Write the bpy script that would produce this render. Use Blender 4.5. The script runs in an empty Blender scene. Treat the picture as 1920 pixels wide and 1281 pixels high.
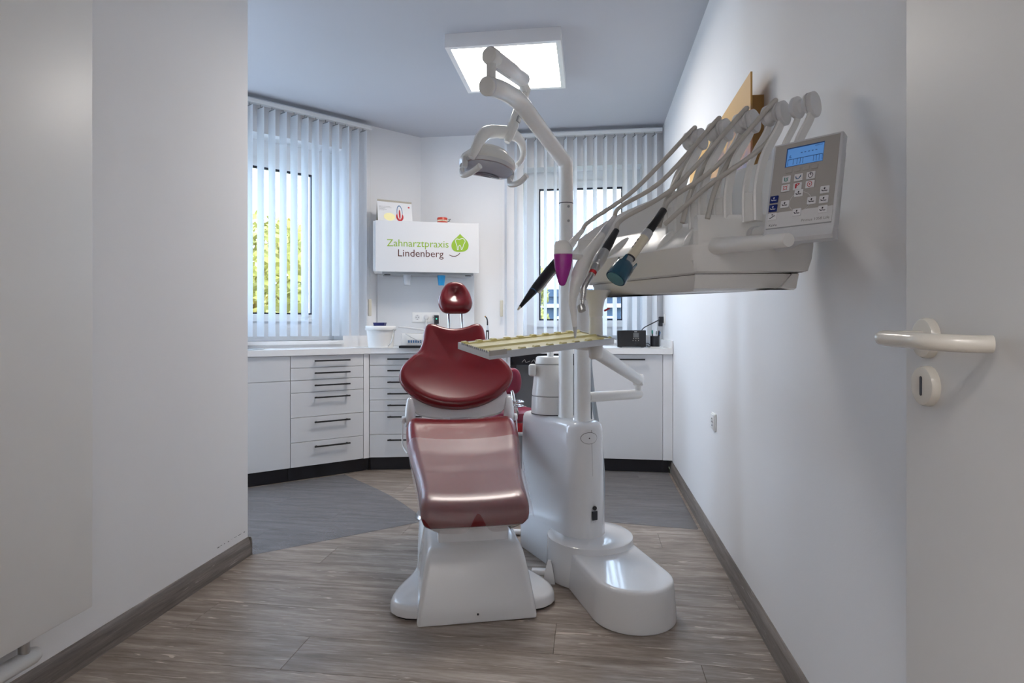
import bpy, bmesh, math, random
from mathutils import Vector, Matrix, Euler
R = math.radians
random.seed(7)
sc = bpy.context.scene
COL = sc.collection

# ---------------------------------------------------------------- camera
F_PX, HOR, CAM_Z, YAW = 1100.0, 614.0, 1.05, math.atan(145.0 / 1100.0)
cam_d = bpy.data.cameras.new('camera')
cam_d.sensor_width = 36.0
cam_d.lens = 36.0 * F_PX / 1920.0
cam_d.shift_y = -(640.5 - HOR) / 1920.0
cam_d.clip_start = 0.02
cam = bpy.data.objects.new('camera', cam_d)
COL.objects.link(cam)
cam.location = (0, 0, CAM_Z)
cam.rotation_euler = (R(90), 0, YAW)
sc.camera = cam

# ---------------------------------------------------------------- world and exposure
world = bpy.data.worlds.new('world')
sc.world = world
world.use_nodes = True
wn = world.node_tree
wn.nodes.clear()
wo = wn.nodes.new('ShaderNodeOutputWorld')
wb = wn.nodes.new('ShaderNodeBackground')
wb.inputs['Color'].default_value = (0.63, 0.79, 1.0, 1)
wb.inputs['Strength'].default_value = 8.0
wn.links.new(wb.outputs[0], wo.inputs[0])
sc.view_settings.view_transform = 'Standard'
sc.view_settings.look = 'None'
sc.view_settings.gamma = 1.0
sc.view_settings.use_curve_mapping = False
sc.view_settings.exposure = 0.08
LAMP_STRENGTH = 25.0
sc.cycles.max_bounces = 14
sc.cycles.diffuse_bounces = 7
sc.cycles.transparent_max_bounces = 16
sc.cycles.sample_clamp_indirect = 8.0
sc.cycles.caustics_reflective = False
sc.cycles.caustics_refractive = False

# ---------------------------------------------------------------- geometry of the place
COS, SIN = math.cos(YAW), math.sin(YAW)
def W(u, v, d):
    """a point of the room at depth d, in metres"""
    a = (u - 960.0) / F_PX
    return Vector((d * (a * COS - SIN), d * (a * SIN + COS), CAM_Z + d * (HOR - v) / F_PX))
def onZ(u, v, z):
    return W(u, v, (z - CAM_Z) * F_PX / (HOR - v))
def onY(u, v, y):
    a = (u - 960.0) / F_PX
    return W(u, v, y / (a * SIN + COS))
def onX(u, v, x):
    a = (u - 960.0) / F_PX
    return W(u, v, x / (a * COS - SIN))
CEIL = 2.68
XR = 0.592          # face of the right wall
XL = -1.56          # face of the left partition
YL = 2.52           # its far end
YB = 4.89           # face of the back wall
WA = Vector((-1.77, 4.53))                    # a point of the window wall
WD = Vector((math.cos(R(47.2)), math.sin(R(47.2))))   # its direction, to the right
WN = Vector((WD.y, -WD.x))                    # into the room
def wall_t(u, off=0.0):
    """position along the angled window wall (off = metres into the room)"""
    a = (u - 960.0) / F_PX
    rx, ry = a * COS - SIN, a * SIN + COS
    p = WA + WN * off
    # p + t*WD parallel to (rx,ry)
    return (p.y * rx - p.x * ry) / (WD.x * ry - WD.y * rx)
def wall_p(t, z, off=0.0):
    p = WA + WN * off + WD * t
    return Vector((p.x, p.y, z))
def depth_of(p):
    return -p[0] * SIN + p[1] * COS

# ---------------------------------------------------------------- materials
MATS = {}
def mat(name, col, rough=0.5, metal=0.0, coat=0.0, var=0.04, scale=6.0, bump=0.0, bscale=60.0, trans=0.0, alpha=1.0, emit=None, estr=0.0, spec=0.5, ior=1.45):
    if name in MATS:
        return MATS[name]
    m = bpy.data.materials.new(name)
    m.use_nodes = True
    nt = m.node_tree
    b = nt.nodes['Principled BSDF']
    b.inputs['Roughness'].default_value = rough
    b.inputs['Metallic'].default_value = metal
    b.inputs['Coat Weight'].default_value = coat
    b.inputs['Coat Roughness'].default_value = 0.06
    b.inputs['Transmission Weight'].default_value = trans
    b.inputs['Alpha'].default_value = alpha
    b.inputs['Specular IOR Level'].default_value = spec
    b.inputs['IOR'].default_value = ior
    tc = nt.nodes.new('ShaderNodeTexCoord')
    n = nt.nodes.new('ShaderNodeTexNoise')
    n.inputs['Scale'].default_value = scale
    n.inputs['Detail'].default_value = 4
    nt.links.new(tc.outputs['Object'], n.inputs['Vector'])
    mx = nt.nodes.new('ShaderNodeMix')
    mx.data_type = 'RGBA'
    c = Vector(col[:3])
    mx.inputs[6].default_value = (*[max(0, x * (1 - var)) for x in c], 1)
    mx.inputs[7].default_value = (*[min(1, x * (1 + var)) for x in c], 1)
    nt.links.new(n.outputs['Fac'], mx.inputs[0])
    nt.links.new(mx.outputs[2], b.inputs['Base Color'])
    if bump:
        n2 = nt.nodes.new('ShaderNodeTexNoise')
        n2.inputs['Scale'].default_value = bscale
        n2.inputs['Detail'].default_value = 3
        nt.links.new(tc.outputs['Object'], n2.inputs['Vector'])
        bp = nt.nodes.new('ShaderNodeBump')
        bp.inputs['Strength'].default_value = bump
        bp.inputs['Distance'].default_value = 0.002
        nt.links.new(n2.outputs['Fac'], bp.inputs['Height'])
        nt.links.new(bp.outputs[0], b.inputs['Normal'])
    if emit:
        b.inputs['Emission Color'].default_value = (*emit, 1)
        b.inputs['Emission Strength'].default_value = estr
    MATS[name] = m
    return m

def wood_mat(name, dark, mid, light, axis_scale, gscale=1.0, rough=0.42, bump=0.25):
    m = bpy.data.materials.new(name)
    m.use_nodes = True
    nt = m.node_tree
    b = nt.nodes['Principled BSDF']
    tc = nt.nodes.new('ShaderNodeTexCoord')
    oi = nt.nodes.new('ShaderNodeObjectInfo')
    add = nt.nodes.new('ShaderNodeVectorMath'); add.operation = 'ADD'
    mul = nt.nodes.new('ShaderNodeVectorMath'); mul.operation = 'SCALE'
    comb = nt.nodes.new('ShaderNodeCombineXYZ')
    for k in range(3):
        nt.links.new(oi.outputs['Random'], comb.inputs[k])
    nt.links.new(comb.outputs[0], mul.inputs[0])
    mul.inputs[3].default_value = 37.0
    mp = nt.nodes.new('ShaderNodeMapping')
    mp.inputs['Scale'].default_value = axis_scale
    nt.links.new(tc.outputs['Object'], add.inputs[0])
    nt.links.new(mul.outputs[0], add.inputs[1])
    nt.links.new(add.outputs[0], mp.inputs['Vector'])
    n1 = nt.nodes.new('ShaderNodeTexNoise')
    n1.inputs['Scale'].default_value = 3.0 * gscale
    n1.inputs['Detail'].default_value = 8
    n1.inputs['Roughness'].default_value = 0.48
    n1.inputs['Distortion'].default_value = 0.6
    n2 = nt.nodes.new('ShaderNodeTexNoise')
    n2.inputs['Scale'].default_value = 14.0 * gscale
    n2.inputs['Detail'].default_value = 6
    n2.inputs['Roughness'].default_value = 0.7
    nt.links.new(mp.outputs[0], n1.inputs['Vector'])
    nt.links.new(mp.outputs[0], n2.inputs['Vector'])
    mixn = nt.nodes.new('ShaderNodeMath'); mixn.operation = 'MULTIPLY_ADD'
    nt.links.new(n2.outputs['Fac'], mixn.inputs[0])
    mixn.inputs[1].default_value = 0.45
    m3 = nt.nodes.new('ShaderNodeMath'); m3.operation = 'MULTIPLY'
    nt.links.new(n1.outputs['Fac'], m3.inputs[0]); m3.inputs[1].default_value = 0.6
    nt.links.new(m3.outputs[0], mixn.inputs[2])
    rv = nt.nodes.new('ShaderNodeMath'); rv.operation = 'MULTIPLY_ADD'
    nt.links.new(oi.outputs['Random'], rv.inputs[0])
    rv.inputs[1].default_value = 0.05; nt.links.new(mixn.outputs[0], rv.inputs[2])
    cr = nt.nodes.new('ShaderNodeValToRGB')
    e = cr.color_ramp.elements
    e[0].position = 0.38; e[0].color = (*dark, 1)
    e[1].position = 0.72; e[1].color = (*light, 1)
    k = e.new(0.55); k.color = (*mid, 1)
    nt.links.new(rv.outputs[0], cr.inputs[0])
    # pale scratched streaks
    n4 = nt.nodes.new('ShaderNodeTexNoise')
    mp2 = nt.nodes.new('ShaderNodeMapping')
    mp2.inputs['Scale'].default_value = [s * 1.3 for s in axis_scale]
    mp2.inputs['Location'].default_value = (3.1, 5.7, 1.3)
    nt.links.new(add.outputs[0], mp2.inputs['Vector'])
    nt.links.new(mp2.outputs[0], n4.inputs['Vector'])
    n4.inputs['Scale'].default_value = 4.5 * gscale; n4.inputs['Detail'].default_value = 3; n4.inputs['Distortion'].default_value = 1.2
    cr2 = nt.nodes.new('ShaderNodeValToRGB')
    cr2.color_ramp.elements[0].position = 0.65; cr2.color_ramp.elements[0].color = (0, 0, 0, 1)
    cr2.color_ramp.elements[1].position = 0.70; cr2.color_ramp.elements[1].color = (1, 1, 1, 1)
    nt.links.new(n4.outputs['Fac'], cr2.inputs[0])
    mx = nt.nodes.new('ShaderNodeMix'); mx.data_type = 'RGBA'
    nt.links.new(cr2.outputs[0], mx.inputs[0])
    nt.links.new(cr.outputs[0], mx.inputs[6])
    mx.inputs[7].default_value = (*[min(1, x * 1.35) for x in light], 1)
    nt.links.new(mx.outputs[2], b.inputs['Base Color'])
    b.inputs['Roughness'].default_value = rough
    bp = nt.nodes.new('ShaderNodeBump')
    bp.inputs['Strength'].default_value = bump
    bp.inputs['Distance'].default_value = 0.002
    nt.links.new(mixn.outputs[0], bp.inputs['Height'])
    nt.links.new(bp.outputs[0], b.inputs['Normal'])
    MATS[name] = m
    return m

def slat_mat():
    m = bpy.data.materials.new('slat_fabric')
    m.use_nodes = True
    nt = m.node_tree
    nt.nodes.clear()
    out = nt.nodes.new('ShaderNodeOutputMaterial')
    d = nt.nodes.new('ShaderNodeBsdfDiffuse'); t = nt.nodes.new('ShaderNodeBsdfTranslucent')
    tc = nt.nodes.new('ShaderNodeTexCoord')
    wv = nt.nodes.new('ShaderNodeTexNoise')
    mp = nt.nodes.new('ShaderNodeMapping'); mp.inputs['Scale'].default_value = (300, 300, 2)
    nt.links.new(tc.outputs['Object'], mp.inputs[0]); nt.links.new(mp.outputs[0], wv.inputs['Vector'])
    mx = nt.nodes.new('ShaderNodeMix'); mx.data_type = 'RGBA'
    mx.inputs[6].default_value = (0.86, 0.88, 0.90, 1); mx.inputs[7].default_value = (0.92, 0.93, 0.95, 1)
    nt.links.new(wv.outputs['Fac'], mx.inputs[0])
    nt.links.new(mx.outputs[2], d.inputs[0]); nt.links.new(mx.outputs[2], t.inputs[0])
    ms = nt.nodes.new('ShaderNodeMixShader'); ms.inputs[0].default_value = 0.48
    nt.links.new(d.outputs[0], ms.inputs[1]); nt.links.new(t.outputs[0], ms.inputs[2])
    nt.links.new(ms.outputs[0], out.inputs[0])
    MATS['slat_fabric'] = m
    return m

def clear_mat(name, tint, op, rough=0.12, f0=0.035, gk=0.6):
    """thin clear film: tinted transparent with a glossy coat"""
    m = bpy.data.materials.new(name)
    m.use_nodes = True
    nt = m.node_tree
    nt.nodes.clear()
    out = nt.nodes.new('ShaderNodeOutputMaterial')
    tr = nt.nodes.new('ShaderNodeBsdfTransparent'); tr.inputs[0].default_value = (*tint, 1)
    df = nt.nodes.new('ShaderNodeBsdfDiffuse')
    tc = nt.nodes.new('ShaderNodeTexCoord'); n = nt.nodes.new('ShaderNodeTexNoise'); n.inputs['Scale'].default_value = 9
    nt.links.new(tc.outputs['Object'], n.inputs['Vector'])
    mx = nt.nodes.new('ShaderNodeMix'); mx.data_type = 'RGBA'
    mx.inputs[6].default_value = (0.72, 0.72, 0.74, 1); mx.inputs[7].default_value = (0.82, 0.82, 0.84, 1)
    nt.links.new(n.outputs['Fac'], mx.inputs[0]); nt.links.new(mx.outputs[2], df.inputs[0])
    m1 = nt.nodes.new('ShaderNodeMixShader'); m1.inputs[0].default_value = op
    nt.links.new(tr.outputs[0], m1.inputs[1]); nt.links.new(df.outputs[0], m1.inputs[2])
    gl = nt.nodes.new('ShaderNodeBsdfGlossy'); gl.inputs['Roughness'].default_value = rough
    lwt = nt.nodes.new('ShaderNodeLayerWeight'); lwt.inputs[0].default_value = 0.5
    pw5 = nt.nodes.new('ShaderNodeMath'); pw5.operation = 'POWER'; pw5.inputs[1].default_value = 5.0
    nt.links.new(lwt.outputs['Facing'], pw5.inputs[0])
    fr = nt.nodes.new('ShaderNodeMath'); fr.operation = 'MULTIPLY_ADD'; fr.inputs[1].default_value = gk; fr.inputs[2].default_value = f0
    nt.links.new(pw5.outputs[0], fr.inputs[0])
    m2 = nt.nodes.new('ShaderNodeMixShader')
    nt.links.new(fr.outputs[0], m2.inputs[0]); nt.links.new(m1.outputs[0], m2.inputs[1]); nt.links.new(gl.outputs[0], m2.inputs[2])
    nt.links.new(m2.outputs[0], out.inputs[0])
    MATS[name] = m
    return m

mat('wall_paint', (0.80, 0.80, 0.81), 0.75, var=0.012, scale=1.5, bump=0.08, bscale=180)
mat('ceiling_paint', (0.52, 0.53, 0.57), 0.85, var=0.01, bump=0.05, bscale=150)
mat('door_paint', (0.62, 0.61, 0.60), 0.45, var=0.02, bump=0.10, bscale=25)
mat('radiator_white', (0.80, 0.79, 0.77), 0.4, var=0.01)
mat('lacquer', (0.84, 0.84, 0.85), 0.28, coat=0.2, var=0.01)
mat('cab_front', (0.68, 0.68, 0.69), 0.38, var=0.01)
mat('cab_body', (0.80, 0.80, 0.81), 0.5, var=0.01)
mat('worktop', (0.84, 0.84, 0.84), 0.25, var=0.015, scale=40)
mat('plinth_black', (0.018, 0.017, 0.022), 0.45)
mat('black_metal', (0.012, 0.012, 0.014), 0.4)
mat('black_plastic', (0.016, 0.017, 0.022), 0.35)
mat('dark_grey', (0.12, 0.125, 0.13), 0.5)
mat('grey_panel', (0.33, 0.34, 0.35), 0.55)
mat('white_plastic', (0.80, 0.80, 0.79), 0.35)
mat('unit_white', (0.76, 0.77, 0.79), 0.16, coat=0.5, var=0.008)
mat('table_white', (0.78, 0.775, 0.76), 0.32, coat=0.15, var=0.01)
mat('lamp_white', (0.80, 0.80, 0.78), 0.25, coat=0.3, var=0.01)
mat('handle_cream', (0.62, 0.59, 0.53), 0.25, coat=0.3, var=0.02)
mat('hose_grey', (0.50, 0.48, 0.45), 0.5, var=0.03, scale=40)
mat('hose_bluegrey', (0.36, 0.40, 0.44), 0.5)
mat('red_vinyl', (0.165, 0.008, 0.014), 0.27, coat=0.25, var=0.10, scale=5, bump=0.05, bscale=300)
mat('magenta_vinyl', (0.22, 0.012, 0.04), 0.35, var=0.08)
mat('seam_dark', (0.06, 0.06, 0.065), 0.6)
mat('chrome', (0.70, 0.71, 0.73), 0.14, metal=1.0, var=0.02)
mat('steel', (0.58, 0.58, 0.58), 0.3, metal=1.0, var=0.05, scale=30)
mat('aluminium', (0.62, 0.63, 0.65), 0.35, metal=0.8, var=0.03)
mat('frame_pvc', (0.82, 0.84, 0.86), 0.35, var=0.01)
mat('gasket', (0.01, 0.012, 0.03), 0.5)
mat('rail_grey', (0.55, 0.57, 0.60), 0.4, metal=0.3)
mat('cord_cream', (0.62, 0.58, 0.48), 0.5)
mat('panel_taupe', (0.40, 0.38, 0.36), 0.45, var=0.02)
mat('panel_shell', (0.62, 0.63, 0.65), 0.4, var=0.01)
mat('panel_light', (0.66, 0.66, 0.67), 0.45, var=0.01)
mat('lcd', (0.10, 0.24, 0.52), 0.2, var=0.06, emit=(0.12, 0.33, 0.75), estr=0.35)
mat('lcd_edge', (0.02, 0.08, 0.28), 0.3)
mat('key_white', (0.74, 0.74, 0.76), 0.35)
mat('key_blue', (0.006, 0.02, 0.16), 0.3)
mat('ink_dark', (0.03, 0.03, 0.04), 0.6)
mat('ink_grey', (0.22, 0.21, 0.21), 0.6)
mat('ink_red', (0.50, 0.02, 0.03), 0.6)
mat('ink_green', (0.02, 0.22, 0.18), 0.6)
mat('ink_blue', (0.05, 0.14, 0.30), 0.6)
mat('tray_yellow', (0.84, 0.76, 0.36), 0.4, var=0.05)
mat('purple', (0.33, 0.01, 0.26), 0.22, coat=0.4, var=0.12, scale=30)
mat('teal_cap', (0.015, 0.07, 0.12), 0.18, coat=0.5, var=0.2, scale=40)
mat('teal_face', (0.08, 0.24, 0.28), 0.3, var=0.15, scale=60)
mat('cream_plastic', (0.68, 0.63, 0.50), 0.35)
mat('navy', (0.004, 0.006, 0.09), 0.4)
mat('cup_blue', (0.02, 0.30, 0.62), 0.35)
mat('sign_green', (0.27, 0.44, 0.03), 0.5)
mat('sign_brown', (0.085, 0.018, 0.012), 0.5)
mat('paper', (0.74, 0.74, 0.75), 0.7)
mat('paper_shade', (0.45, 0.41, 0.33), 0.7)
mat('gum', (0.50, 0.05, 0.03), 0.35, var=0.1, scale=60)
mat('teeth', (0.80, 0.74, 0.55), 0.35)
mat('stretcher_wood', (0.35, 0.19, 0.06), 0.55, var=0.15, scale=30)
mat('glass_clear', (0.9, 0.94, 0.96), 0.05, trans=1.0, ior=1.45)
mat('red_liquid', (0.30, 0.004, 0.008), 0.15, coat=0.4)
mat('green_led', (0.05, 0.4, 0.25), 0.3, emit=(0.1, 0.9, 0.6), estr=0.8)
mat('leaf_yellow', (0.46, 0.36, 0.10), 0.7, var=0.35, scale=1.2)
mat('leaf_green', (0.34, 0.30, 0.07), 0.7, var=0.35, scale=1.2)
mat('bark', (0.12, 0.09, 0.06), 0.9, var=0.3, scale=20, bump=0.5)
mat('grass', (0.10, 0.11, 0.04), 0.9, var=0.3, scale=3)
mat('facade', (0.035, 0.06, 0.10), 0.7, var=0.1)
mat('facade_glass', (0.02, 0.04, 0.08), 0.1)
mat('facade_white', (0.75, 0.78, 0.80), 0.6)
mat('splash', (0.66, 0.68, 0.71), 0.3, var=0.01)
mat('lens', (0.42, 0.43, 0.50), 0.12, coat=0.4, var=0.1, scale=20)
mat('lens_dark', (0.10, 0.10, 0.13), 0.12, coat=0.5)
wood_mat('floor_wood', (0.145, 0.112, 0.088), (0.270, 0.222, 0.186), (0.43, 0.37, 0.325), (0.8, 7.5, 7.5), gscale=1.25, rough=0.38, bump=0.22)
wood_mat('base_wood_x', (0.10, 0.085, 0.075), (0.18, 0.155, 0.14), (0.27, 0.24, 0.22), (0.8, 14.0, 14.0), rough=0.5)
wood_mat('base_wood_y', (0.10, 0.085, 0.075), (0.18, 0.155, 0.14), (0.27, 0.24, 0.22), (14.0, 0.8, 14.0), rough=0.5)
slat_mat()
clear_mat('film', (0.95, 0.92, 0.93), 0.11, 0.30, 0.030, 0.5)
clear_mat('mat_film', (0.78, 0.79, 0.81), 0.075, 0.45, 0.014, 0.16)
clear_mat('pane_glass', (0.93, 0.96, 0.98), 0.0, 0.02)
clear_mat('cup_clear', (0.92, 0.94, 0.96), 0.40, 0.2, 0.03, 0.4)
lampm = mat('lamp_panel', (0.9, 0.88, 0.85), 0.5, emit=(1.0, 0.94, 0.87), estr=LAMP_STRENGTH)
mat('corridor_panel', (0.9, 0.88, 0.85), 0.5, emit=(1.0, 0.95, 0.90), estr=34.0)
# painting: sunset bands along the height of the board
pm = bpy.data.materials.new('painting'); pm.use_nodes = True
_n = pm.node_tree; _b = _n.nodes['Principled BSDF']; _b.inputs['Roughness'].default_value = 0.6
_tc = _n.nodes.new('ShaderNodeTexCoord'); _sx = _n.nodes.new('ShaderNodeSeparateXYZ'); _no = _n.nodes.new('ShaderNodeTexNoise')
_no.inputs['Scale'].default_value = 5; _no.inputs['Detail'].default_value = 5; _no.inputs['Distortion'].default_value = 1.0
_n.links.new(_tc.outputs['Generated'], _sx.inputs[0]); _n.links.new(_tc.outputs['Object'], _no.inputs['Vector'])
_ma = _n.nodes.new('ShaderNodeMath'); _ma.operation = 'MULTIPLY_ADD'; _ma.inputs[1].default_value = 0.35
_n.links.new(_no.outputs['Fac'], _ma.inputs[0]); _n.links.new(_sx.outputs[2], _ma.inputs[2])
_cr = _n.nodes.new('ShaderNodeValToRGB'); _e = _cr.color_ramp.elements
_e[0].position = 0.15; _e[0].color = (0.05, 0.11, 0.27, 1); _e[1].position = 1.15 / 1.2; _e[1].color = (0.62, 0.36, 0.10, 1)
for _p, _c in ((0.52, (0.08, 0.18, 0.40)), (0.60, (0.24, 0.20, 0.30)), (0.68, (0.45, 0.22, 0.15)), (0.76, (0.56, 0.30, 0.12)), (0.84, (0.60, 0.34, 0.12)), (0.88, (0.22, 0.13, 0.14))):
    _k = _e.new(_p); _k.color = (*_c, 1)
_n.links.new(_ma.outputs[0], _cr.inputs[0]); _n.links.new(_cr.outputs[0], _b.inputs['Base Color'])
MATS['painting'] = pm

# ---------------------------------------------------------------- mesh helpers
def nb():
    return bmesh.new()
def add_box(bm, lo, hi, bevel=0.0, seg=2, M=None):
    r = bmesh.ops.create_cube(bm, size=1.0)
    vs = r['verts']
    lo, hi = Vector(lo), Vector(hi)
    c, s = (lo + hi) / 2, hi - lo
    for v in vs:
        v.co = Vector((v.co.x * s.x, v.co.y * s.y, v.co.z * s.z)) + c
    if bevel > 0:
        es = list({e for v in vs for e in v.link_edges})
        rb = bmesh.ops.bevel(bm, geom=es, offset=min(bevel, min(s) * 0.49), segments=seg, affect='EDGES', profile=0.5)
        vs = list({v for f in rb['faces'] for v in f.verts} | {v for v in vs if v.is_valid})
    if M is not None:
        bmesh.ops.transform(bm, matrix=M, verts=[v for v in vs if v.is_valid])
    return bm
def frame_of(d):
    d = d.normalized()
    up = Vector((0, 0, 1)) if abs(d.z) < 0.95 else Vector((1, 0, 0))
    x = up.cross(d).normalized()
    return x, d.cross(x).normalized()
def smooth_path(pts, n=8):
    """Catmull-Rom through the points (each a Vector, or (Vector, radius))"""
    P = [Vector(p) for p in pts]
    if len(P) < 3:
        return P
    out = []
    for i in range(len(P) - 1):
        p0 = P[i - 1] if i else P[0] * 2 - P[1]
        p3 = P[i + 2] if i + 2 < len(P) else P[-1] * 2 - P[-2]
        p1, p2 = P[i], P[i + 1]
        for k in range(n):
            t = k / n
            out.append(0.5 * ((2 * p1) + (p2 - p0) * t + (2 * p0 - 5 * p1 + 4 * p2 - p3) * t * t + (3 * p1 - p0 - 3 * p2 + p3) * t ** 3))
    out.append(P[-1])
    return out
def add_tube(bm, pts, r, seg=12, cap=True, sx=1.0):
    """tube along points; r a number or one radius per point"""
    P = [Vector(p) for p in pts]
    rs = r if isinstance(r, (list, tuple)) else [r] * len(P)
    rings = []
    prevx = None
    for i, p in enumerate(P):
        d = (P[min(i + 1, len(P) - 1)] - P[max(i - 1, 0)])
        if d.length < 1e-9:
            d = Vector((0, 0, 1))
        d.normalize()
        if prevx is None:
            x, y = frame_of(d)
        else:
            x = (prevx - d * prevx.dot(d))
            x = x.normalized() if x.length > 1e-6 else frame_of(d)[0]
            y = d.cross(x)
        prevx = x
        rings.append([bm.verts.new(p + (x * math.cos(2 * math.pi * k / seg) * sx + y * math.sin(2 * math.pi * k / seg)) * rs[i]) for k in range(seg)])
    for a, b in zip(rings, rings[1:]):
        for k in range(seg):
            bm.faces.new((a[k], a[(k + 1) % seg], b[(k + 1) % seg], b[k]))
    if cap:
        bm.faces.new(rings[0][::-1]); bm.faces.new(rings[-1])
    return bm
def tube_r(pts, rads, n=8):
    """smooth a path with radii"""
    P4 = [Vector((*Vector(p), r)) for p, r in zip(pts, rads)]
    S = smooth_path(P4, n)
    return [Vector(s[:3]) for s in S], [s[3] for s in S]
def add_lathe(bm, prof, seg=32, M=None, cap=True):
    """profile of (r, z) from bottom to top, turned about z"""
    rings = []
    for r, z in prof:
        if r < 1e-6:
            rings.append([bm.verts.new((0, 0, z))])
        else:
            rings.append([bm.verts.new((r * math.cos(2 * math.pi * k / seg), r * math.sin(2 * math.pi * k / seg), z)) for k in range(seg)])
    for a, b in zip(rings, rings[1:]):
        for k in range(seg):
            k2 = (k + 1) % seg
            if len(a) == 1 and len(b) == 1: continue
            if len(a) == 1: bm.faces.new((a[0], b[k2], b[k]))
            elif len(b) == 1: bm.faces.new((a[k], a[k2], b[0]))
            else: bm.faces.new((a[k], a[k2], b[k2], b[k]))
    if cap:
        if len(rings[0]) > 1: bm.faces.new(rings[0][::-1])
        if len(rings[-1]) > 1: bm.faces.new(rings[-1])
    if M is not None:
        bmesh.ops.transform(bm, matrix=M, verts=[v for r in rings for v in r])
    return bm
def add_loft(bm, rings, cap=True, closed=True):
    vr = [[bm.verts.new(p) for p in r] for r in rings]
    n = len(vr[0])
    for a, b in zip(vr, vr[1:]):
        for k in range(n if closed else n - 1):
            k2 = (k + 1) % n
            bm.faces.new((a[k], a[k2], b[k2], b[k]))
    if cap:
        bm.faces.new(vr[0][::-1]); bm.faces.new(vr[-1])
    return bm
def add_prism(bm, poly, z0, z1, bevel=0.0, seg=2):
    a = [bm.verts.new((p[0], p[1], z0)) for p in poly]
    b = [bm.verts.new((p[0], p[1], z1)) for p in poly]
    n = len(poly)
    fs = [bm.faces.new(a[::-1]), bm.faces.new(b)]
    for k in range(n):
        fs.append(bm.faces.new((a[k], a[(k + 1) % n], b[(k + 1) % n], b[k])))
    if bevel:
        es = list({e for e in fs[1].edges})
        bmesh.ops.bevel(bm, geom=es, offset=bevel, segments=seg, affect='EDGES', profile=0.5)
    return bm
def inset_poly(poly, d):
    """offset a counter-clockwise polygon inwards by d (number or per-vertex list)"""
    n = len(poly); out = []
    for i in range(n):
        p0, p1, p2 = Vector(poly[i - 1][:2]), Vector(poly[i][:2]), Vector(poly[(i + 1) % n][:2])
        e1, e2 = (p1 - p0).normalized(), (p2 - p1).normalized()
        n1, n2 = Vector((-e1.y, e1.x)), Vector((-e2.y, e2.x))
        m = (n1 + n2)
        m = m.normalized() / max(0.35, math.sqrt(max(0.0, (1 + n1.dot(n2)) / 2))) if m.length > 1e-6 else n1
        dd = d[i] if isinstance(d, (list, tuple)) else d
        out.append(p1 + m * dd)
    return out
def round_poly(poly, rad, seg=5):
    """round the corners of a polygon; rad a number or one per corner"""
    n = len(poly); out = []
    for i in range(n):
        p0, p1, p2 = Vector(poly[i - 1][:2]), Vector(poly[i][:2]), Vector(poly[(i + 1) % n][:2])
        r = rad[i] if isinstance(rad, (list, tuple)) else rad
        a, b = p0 - p1, p2 - p1
        q = min(r, a.length * 0.49, b.length * 0.49)
        A, B = p1 + a.normalized() * q, p1 + b.normalized() * q
        for k in range(seg + 1):
            t = k / seg
            out.append(A * (1 - t) ** 2 + p1 * 2 * t * (1 - t) + B * t * t)
    return out
def resample(poly, n):
    P = [Vector(p) for p in poly]
    L = [(P[(i + 1) % len(P)] - P[i]).length for i in range(len(P))]
    tot = sum(L); out = []; i = 0; acc = 0.0
    for k in range(n):
        s = tot * k / n
        while acc + L[i] < s - 1e-12:
            acc += L[i]; i += 1
        out.append(P[i].lerp(P[(i + 1) % len(P)], (s - acc) / max(L[i], 1e-9)))
    return out
def add_cushion(bm, outline, thick, rnd, deform, dish=0.0, nrad=7):
    """padded cushion over a star-shaped 2D outline; deform(x, y, h) gives the 3D point"""
    n = len(outline)
    c = sum((Vector(p) for p in outline), Vector((0, 0))) / n
    poly = [Vector(p) for p in outline]
    rings = []
    def ring(ins, h):
        q = inset_poly(poly, ins)
        rings.append([Vector((p.x, p.y, h)) for p in q])
    for k in range(5):       # lower edge
        a = math.pi / 2 * k / 4
        ring(rnd * (1 - math.sin(a)), rnd * (1 - math.cos(a)))
    for k in range(6):
        a = math.pi / 2 * k / 5
        ring(rnd * (1 - math.cos(a)), thick - rnd + rnd * math.sin(a))
    top = rings[-1]
    for k in range(1, nrad + 1):
        f = 1 - k / (nrad + 0.6)
        hh = thick - dish * (1 - f * f)
        rings.append([Vector((c.x + (p.x - c.x) * f, c.y + (p.y - c.y) * f, hh)) for p in top])
    vr = [[bm.verts.new(deform(p.x, p.y, p.z)) for p in r] for r in rings]
    for a, b in zip(vr, vr[1:]):
        for k in range(n):
            bm.faces.new((a[k], a[(k + 1) % n], b[(k + 1) % n], b[k]))
    bm.faces.new(vr[0][::-1])
    cv = bm.verts.new(deform(c.x, c.y, thick - dish))
    for k in range(n):
        bm.faces.new((vr[-1][k], vr[-1][(k + 1) % n], cv))
    return bm

def obj(name, bm, material, parent=None, loc=None, rot=None, smooth=True, ang=38, M=None, recalc=True):
    if recalc:
        bmesh.ops.recalc_face_normals(bm, faces=bm.faces)
    me = bpy.data.meshes.new(name)
    bm.to_mesh(me); bm.free()
    me.materials.append(MATS[material] if isinstance(material, str) else material)
    if smooth:
        for p in me.polygons:
            p.use_smooth = True
        me.set_sharp_from_angle(angle=R(ang))
    o = bpy.data.objects.new(name, me)
    COL.objects.link(o)
    if parent: o.parent = parent
    if M is not None: o.matrix_local = M
    if loc is not None: o.location = loc
    if rot is not None: o.rotation_euler = rot
    return o
def obj_me(name, me, parent=None, M=None):
    o = bpy.data.objects.new(name, me)
    COL.objects.link(o)
    if parent: o.parent = parent
    if M is not None: o.matrix_local = M
    return o
def tag(o, label, cat, group=None):
    o['label'] = label; o['category'] = cat
    if group: o['group'] = group
    return o
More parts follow.
